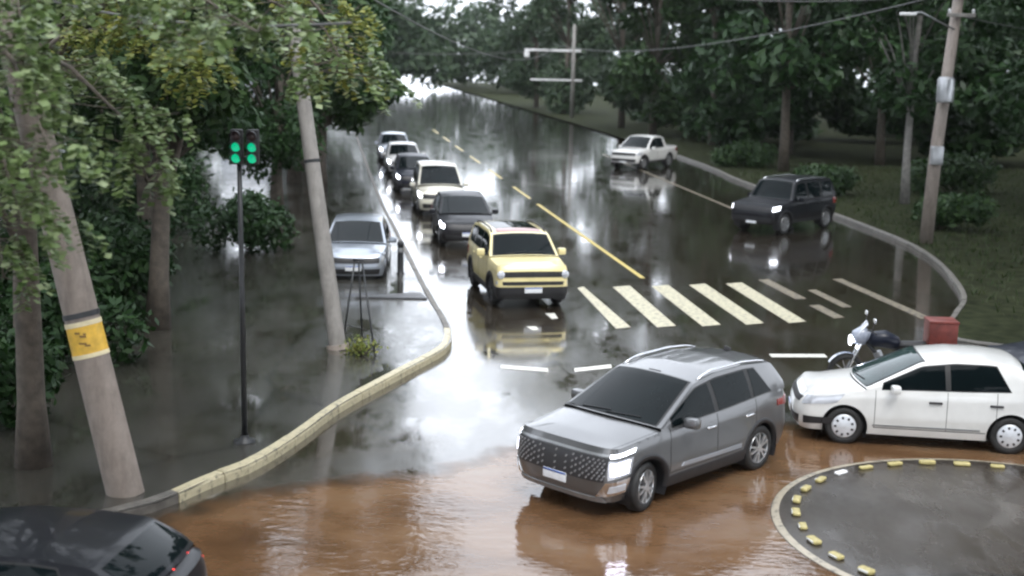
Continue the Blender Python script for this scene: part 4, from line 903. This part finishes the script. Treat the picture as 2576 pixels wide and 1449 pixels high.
# far woods that read as one mass
def far_wood(name, spots, lm, label, size):
    mb = MB(); cs = []; rs = []
    for (x, y, r_, h) in spots:
        for k in range(5):
            a = rng.uniform(0, 6.28); q = r_ * rng.uniform(.1, .7); cs.append((x + q * math.cos(a), y + q * math.sin(a), h * rng.uniform(.25, .85))); w = r_ * rng.uniform(.4, .6); rs.append((w, w, h * .22))
    leaf_cloud(mb, cs, rs, 240 * len(cs), size); o = mb.build(name, lm, smooth=False); o['kind'] = 'stuff'; o['label'] = label
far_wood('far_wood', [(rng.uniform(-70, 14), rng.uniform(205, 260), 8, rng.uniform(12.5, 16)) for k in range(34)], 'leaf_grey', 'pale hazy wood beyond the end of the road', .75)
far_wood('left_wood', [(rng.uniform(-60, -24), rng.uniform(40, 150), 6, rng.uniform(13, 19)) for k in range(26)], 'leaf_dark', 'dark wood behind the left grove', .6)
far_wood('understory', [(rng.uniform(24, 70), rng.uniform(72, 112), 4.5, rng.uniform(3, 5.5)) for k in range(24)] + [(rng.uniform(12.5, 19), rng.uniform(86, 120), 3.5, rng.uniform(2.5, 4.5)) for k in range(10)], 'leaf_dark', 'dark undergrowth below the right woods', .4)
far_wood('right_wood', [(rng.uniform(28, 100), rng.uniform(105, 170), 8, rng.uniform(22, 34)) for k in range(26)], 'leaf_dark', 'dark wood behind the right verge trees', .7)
# low shrubs
def shrub(name, base, rx, rz, n, size, lm, label, group=None):
    t = empty(name, base); tag(t, label, 'shrub', group); cs = []; rs = []; mb = MB()
    for k in range(9):
        a = rng.uniform(0, 6.28); q = rng.uniform(0, .75) * rx; c = (q * math.cos(a), q * math.sin(a) * .7, rz * rng.uniform(.35, .75)); cs.append(c); w = rx * rng.uniform(.3, .45); rs.append((w, w, rz * .4)); mb.tube([(0, 0, 0), (c[0] * .6, c[1] * .6, c[2] * .6), c], [.03, .02, .01], 5)
    mb.build('stem', 'bark', t); mb = MB(); leaf_cloud(mb, cs, rs, n, size); mb.build('foliage', lm, t, smooth=False)
for b, rx, rz, lab in (((-8.4, 23.5, SW), 1.6, 1.5, 'dark shrub left of the pavement behind the banded pole'), ((-8.6, 27.5, SW), 1.8, 1.8, 'dark shrub behind the pavement at the left edge'), ((-9.4, 31, SW), 1.8, 1.7, 'dark shrub below the tree left of the signal'), ((-7.6, 37.5, SW), 1.7, 1.6, 'dark shrub left of the silver-blue car'), ((-11.4, 35, SW), 2.4, 2.6, 'tall dark shrub deep behind the pavement left of the signal'), ((-12.8, 29.5, SW), 2.6, 2.8, 'tall dark shrub at the back of the left shrubs'), ((-10.8, 41, SW), 2.4, 2.6, 'tall dark shrub between tree trunks behind the parked car'), ((-9.9, 25.2, SW), 2.2, 2.4, 'tall dark shrub behind the banded pole'), ((-7.9, 19.2, SW), 1.3, 1.4, 'dark shrub at the left picture edge beside the tree trunk')):
    shrub('dark_shrub', b, rx, rz, 3500, .11, 'leaf_dark', lab, 'shrubs behind the pavement')
for b, rx, rz, lab in (((15.2, 46.5, .1), 1.8, 1.2, 'green shrub between the black SUV and the utility pole'), ((17.2, 38.5, .1), 1.8, 1.3, 'green shrub right of the utility pole foot'), ((13.6, 58, .1), 1.9, 1.2, 'green shrub on the verge behind the black SUV'), ((12.6, 73, .1), 2.2, 1.4, 'green shrub beside the white pickup'), ((20, 60, .1), 2.6, 1.8, 'green shrub under the woods beside the pale trunk')):
    shrub('green_shrub', b, rx, rz, 3000, .14, 'leaf_mid', lab, 'shrubs on the right verge')
# small green tuft at the stand
shrub('weed_tuft', (-2.85, 24.55, SW), .32, .3, 260, .05, 'leaf_lime', 'small bright weed at the foot of the two-legged stand')
# grass on the verge
mb = MB(); n = 9000
px = rng.uniform(11.5, 30, n); py = rng.uniform(27.5, 75, n); keep = []
vx = np.interp(py, [p[1] for p in VERGE if p[1] > 28], [p[0] for p in VERGE if p[1] > 28])
for x, y, x0 in zip(px, py, vx):
    if x < x0 + .3: continue
    h = random.uniform(.08, .25); a = random.uniform(0, 6.28); dx, dy = .03 * math.cos(a), .03 * math.sin(a); b = len(mb.v); lx, ly = random.uniform(-.1, .1), random.uniform(-.1, .1)
    mb.v += [(x - dx, y - dy, .11), (x + dx, y + dy, .11), (x + lx, y + ly, .11 + h)]; mb.f.append((b, b + 1, b + 2))
g = mb.build('verge_grass', 'grass_blade', smooth=False); g['kind'] = 'stuff'; g['label'] = 'short wet grass on the right verge'

# near tree at upper left: trunk at the picture edge, drooping pinnate leaves close to the lens
def near_tree(name, base, limbs, label, lm, dens, trunk_r=.2, h=6.3, toplean=(0, 0), leaflet=.05, trunk=True):
    t = empty(name, base); tag(t, label, 'tree'); B = Vector(base); mb = MB()
    tp = [Vector((toplean[0] * u, toplean[1] * u, h * u)) for u in np.linspace(0, 1, 8)]
    mb.tube(tp, [trunk_r * (1.3 if i == 0 else 1 - .45 * i / 7) for i in range(8)], 12)
    lv = MB()
    for L in limbs:
        pts = [tp[min(7, int(L[0] * 7))]] + [Vector(p) - B for p in L[1]]
        sm = []
        for i in range(len(pts) - 1):
            for u in np.linspace(0, 1, 6)[:-1]: sm.append(pts[i].lerp(pts[i + 1], u))
        sm.append(pts[-1]); nS = len(sm)
        mb.tube(sm, [max(.008, L[2] * (1 - i / nS)) for i in range(nS)], 7)
        for i in range(nS):
            if i < 4: continue
            for q in range(dens):
                s0 = sm[i] + Vector(rng.normal(size=3) * .05)
                a = rng.uniform(0, 6.28); tw = Vector((math.cos(a), math.sin(a), rng.uniform(-.3, .5))) * rng.uniform(.15, .55); tip = s0 + tw
                mb.tube([sm[i], tip], [.006, .003], 4, False)
                for m_ in range(2):
                    a2 = a + rng.uniform(-1.2, 1.2); ln = rng.uniform(.2, .36); dirv = Vector((math.cos(a2) * .6, math.sin(a2) * .6, -rng.uniform(.35, 1.1))).normalized(); nl = 8
                    sidev = dirv.cross(Vector((0, 0, 1))).normalized()
                    for k in range(nl):
                        p = tip + dirv * ln * (k + 1) / nl + Vector((0, 0, -.1 * ((k + 1) / nl) ** 2))
                        for sg in (-1, 1):
                            ls = leaflet * rng.uniform(.75, 1.25); o = (sidev * sg + dirv * .45 + Vector(rng.normal(size=3) * .18)).normalized(); w = o.cross(Vector(rng.normal(size=3) * .4 + np.array([0, 0, 1]))).normalized() * ls * .42
                            b = len(lv.v); q0 = p + o * .008; q1 = p + o * ls; md = (q0 + q1) / 2
                            lv.v += [tuple(q0), tuple(md + w), tuple(q1), tuple(md - w)]; lv.f.append((b, b + 1, b + 2, b + 3))
    mb.build('trunk', 'bark', t); lv.build('crown', lm, t, smooth=False)
near_tree('leafy_tree', (-6.55, 17.4, SW), [
    (.7, [(-6.2, 15.2, 5.9), (-5.2, 13.0, 6.0), (-4.4, 11.6, 5.7), (-3.9, 11.0, 5.0)], .07),
    (.75, [(-5.8, 15.6, 6.4), (-4.3, 13.6, 6.5), (-3.0, 12.4, 6.35), (-2.3, 11.8, 6.0)], .06),
    (.6, [(-6.6, 15.4, 5.2), (-5.6, 13.2, 5.2), (-4.7, 12.0, 4.9), (-4.3, 11.4, 4.3)], .06),
    (.65, [(-5.7, 16.2, 5.7), (-4.9, 14.6, 5.6), (-4.1, 13.8, 5.1), (-3.75, 13.4, 4.5)], .05),
    (.5, [(-6.6, 16.0, 4.6), (-5.9, 14.6, 4.5), (-5.4, 13.6, 4.1), (-5.2, 13.2, 3.5)], .05),
    (.8, [(-6.0, 17.0, 6.9), (-4.6, 16.4, 6.8), (-3.3, 15.8, 6.6), (-2.2, 15.2, 6.1), (-1.9, 15.0, 5.6)], .05),
    (.9, [(-6.4, 16.6, 7.2), (-5.6, 14.6, 7.0), (-4.8, 12.8, 6.6), (-4.4, 11.8, 6.1)], .05)],
    'near tree with drooping pinnate leaves over the upper left of the street', 'leaf_near', 3, .2, 6.6, (.1, -.2), .1)
near_tree('lime_tree', (-8.2, 21.5, SW), [
    (.8, [(-6.0, 20.0, 6.6), (-4.2, 18.6, 6.9), (-3.0, 17.6, 6.8), (-2.4, 17.2, 6.2), (-2.3, 17.0, 5.6)], .07),
    (.85, [(-6.2, 20.4, 7.0), (-4.6, 19.2, 7.3), (-3.6, 18.4, 7.2), (-3.1, 18.0, 6.6)], .06),
    (.7, [(-6.8, 20.2, 6.0), (-5.4, 19.0, 6.2), (-4.6, 18.4, 6.0), (-4.3, 18.2, 5.4)], .06)],
    'tree with sparse yellow-green leaf sprays behind the near leaves', 'leaf_lime', 3, .17, 7.4, (.3, -.3), .1)

# pale house beyond the left trees
hb = Vector((-21.5, 118, SW)); t = empty('pale_house', hb, R(8)); tag(t, 'pale blue-grey house beyond the left trees near the road end', 'house')
MB().box((0, 0, 3), (9, 7, 6)).build('wall', 'wall_pale', t, smooth=False)
MB().prism([(-4.9, -3.9), (4.9, -3.9), (4.9, 3.9), (-4.9, 3.9)], 6.0, 6.2).build('roof', 'roof_tile', t, smooth=False)
for x in (-2.6, .2, 2.9):
    for z in (1.7, 4.5):
        w = MB().box((x, -3.52, z), (1.3, .06, 1.3)).build('window', 'frame_white', t, smooth=False); MB().box((x, -3.56, z), (1.1, .04, 1.1)).build('pane', 'pane', w, smooth=False)

# rain haze
m = bpy.data.materials.new('haze'); m.use_nodes = True; n, l = m.node_tree.nodes, m.node_tree.links; n.clear()
v = n.new('ShaderNodeVolumePrincipled'); v.inputs['Color'].default_value = (.86, .92, .9, 1); v.inputs['Density'].default_value = .00012; v.inputs['Anisotropy'].default_value = .2
o_ = n.new('ShaderNodeOutputMaterial'); l.new(v.outputs[0], o_.inputs['Volume']); MATS['haze'] = m
hz = MB().box((0, 140, 19.5), (540, 400, 41)).build('haze', 'haze', smooth=False); hz['kind'] = 'stuff'; hz['label'] = 'pale rain haze in the air over the street'
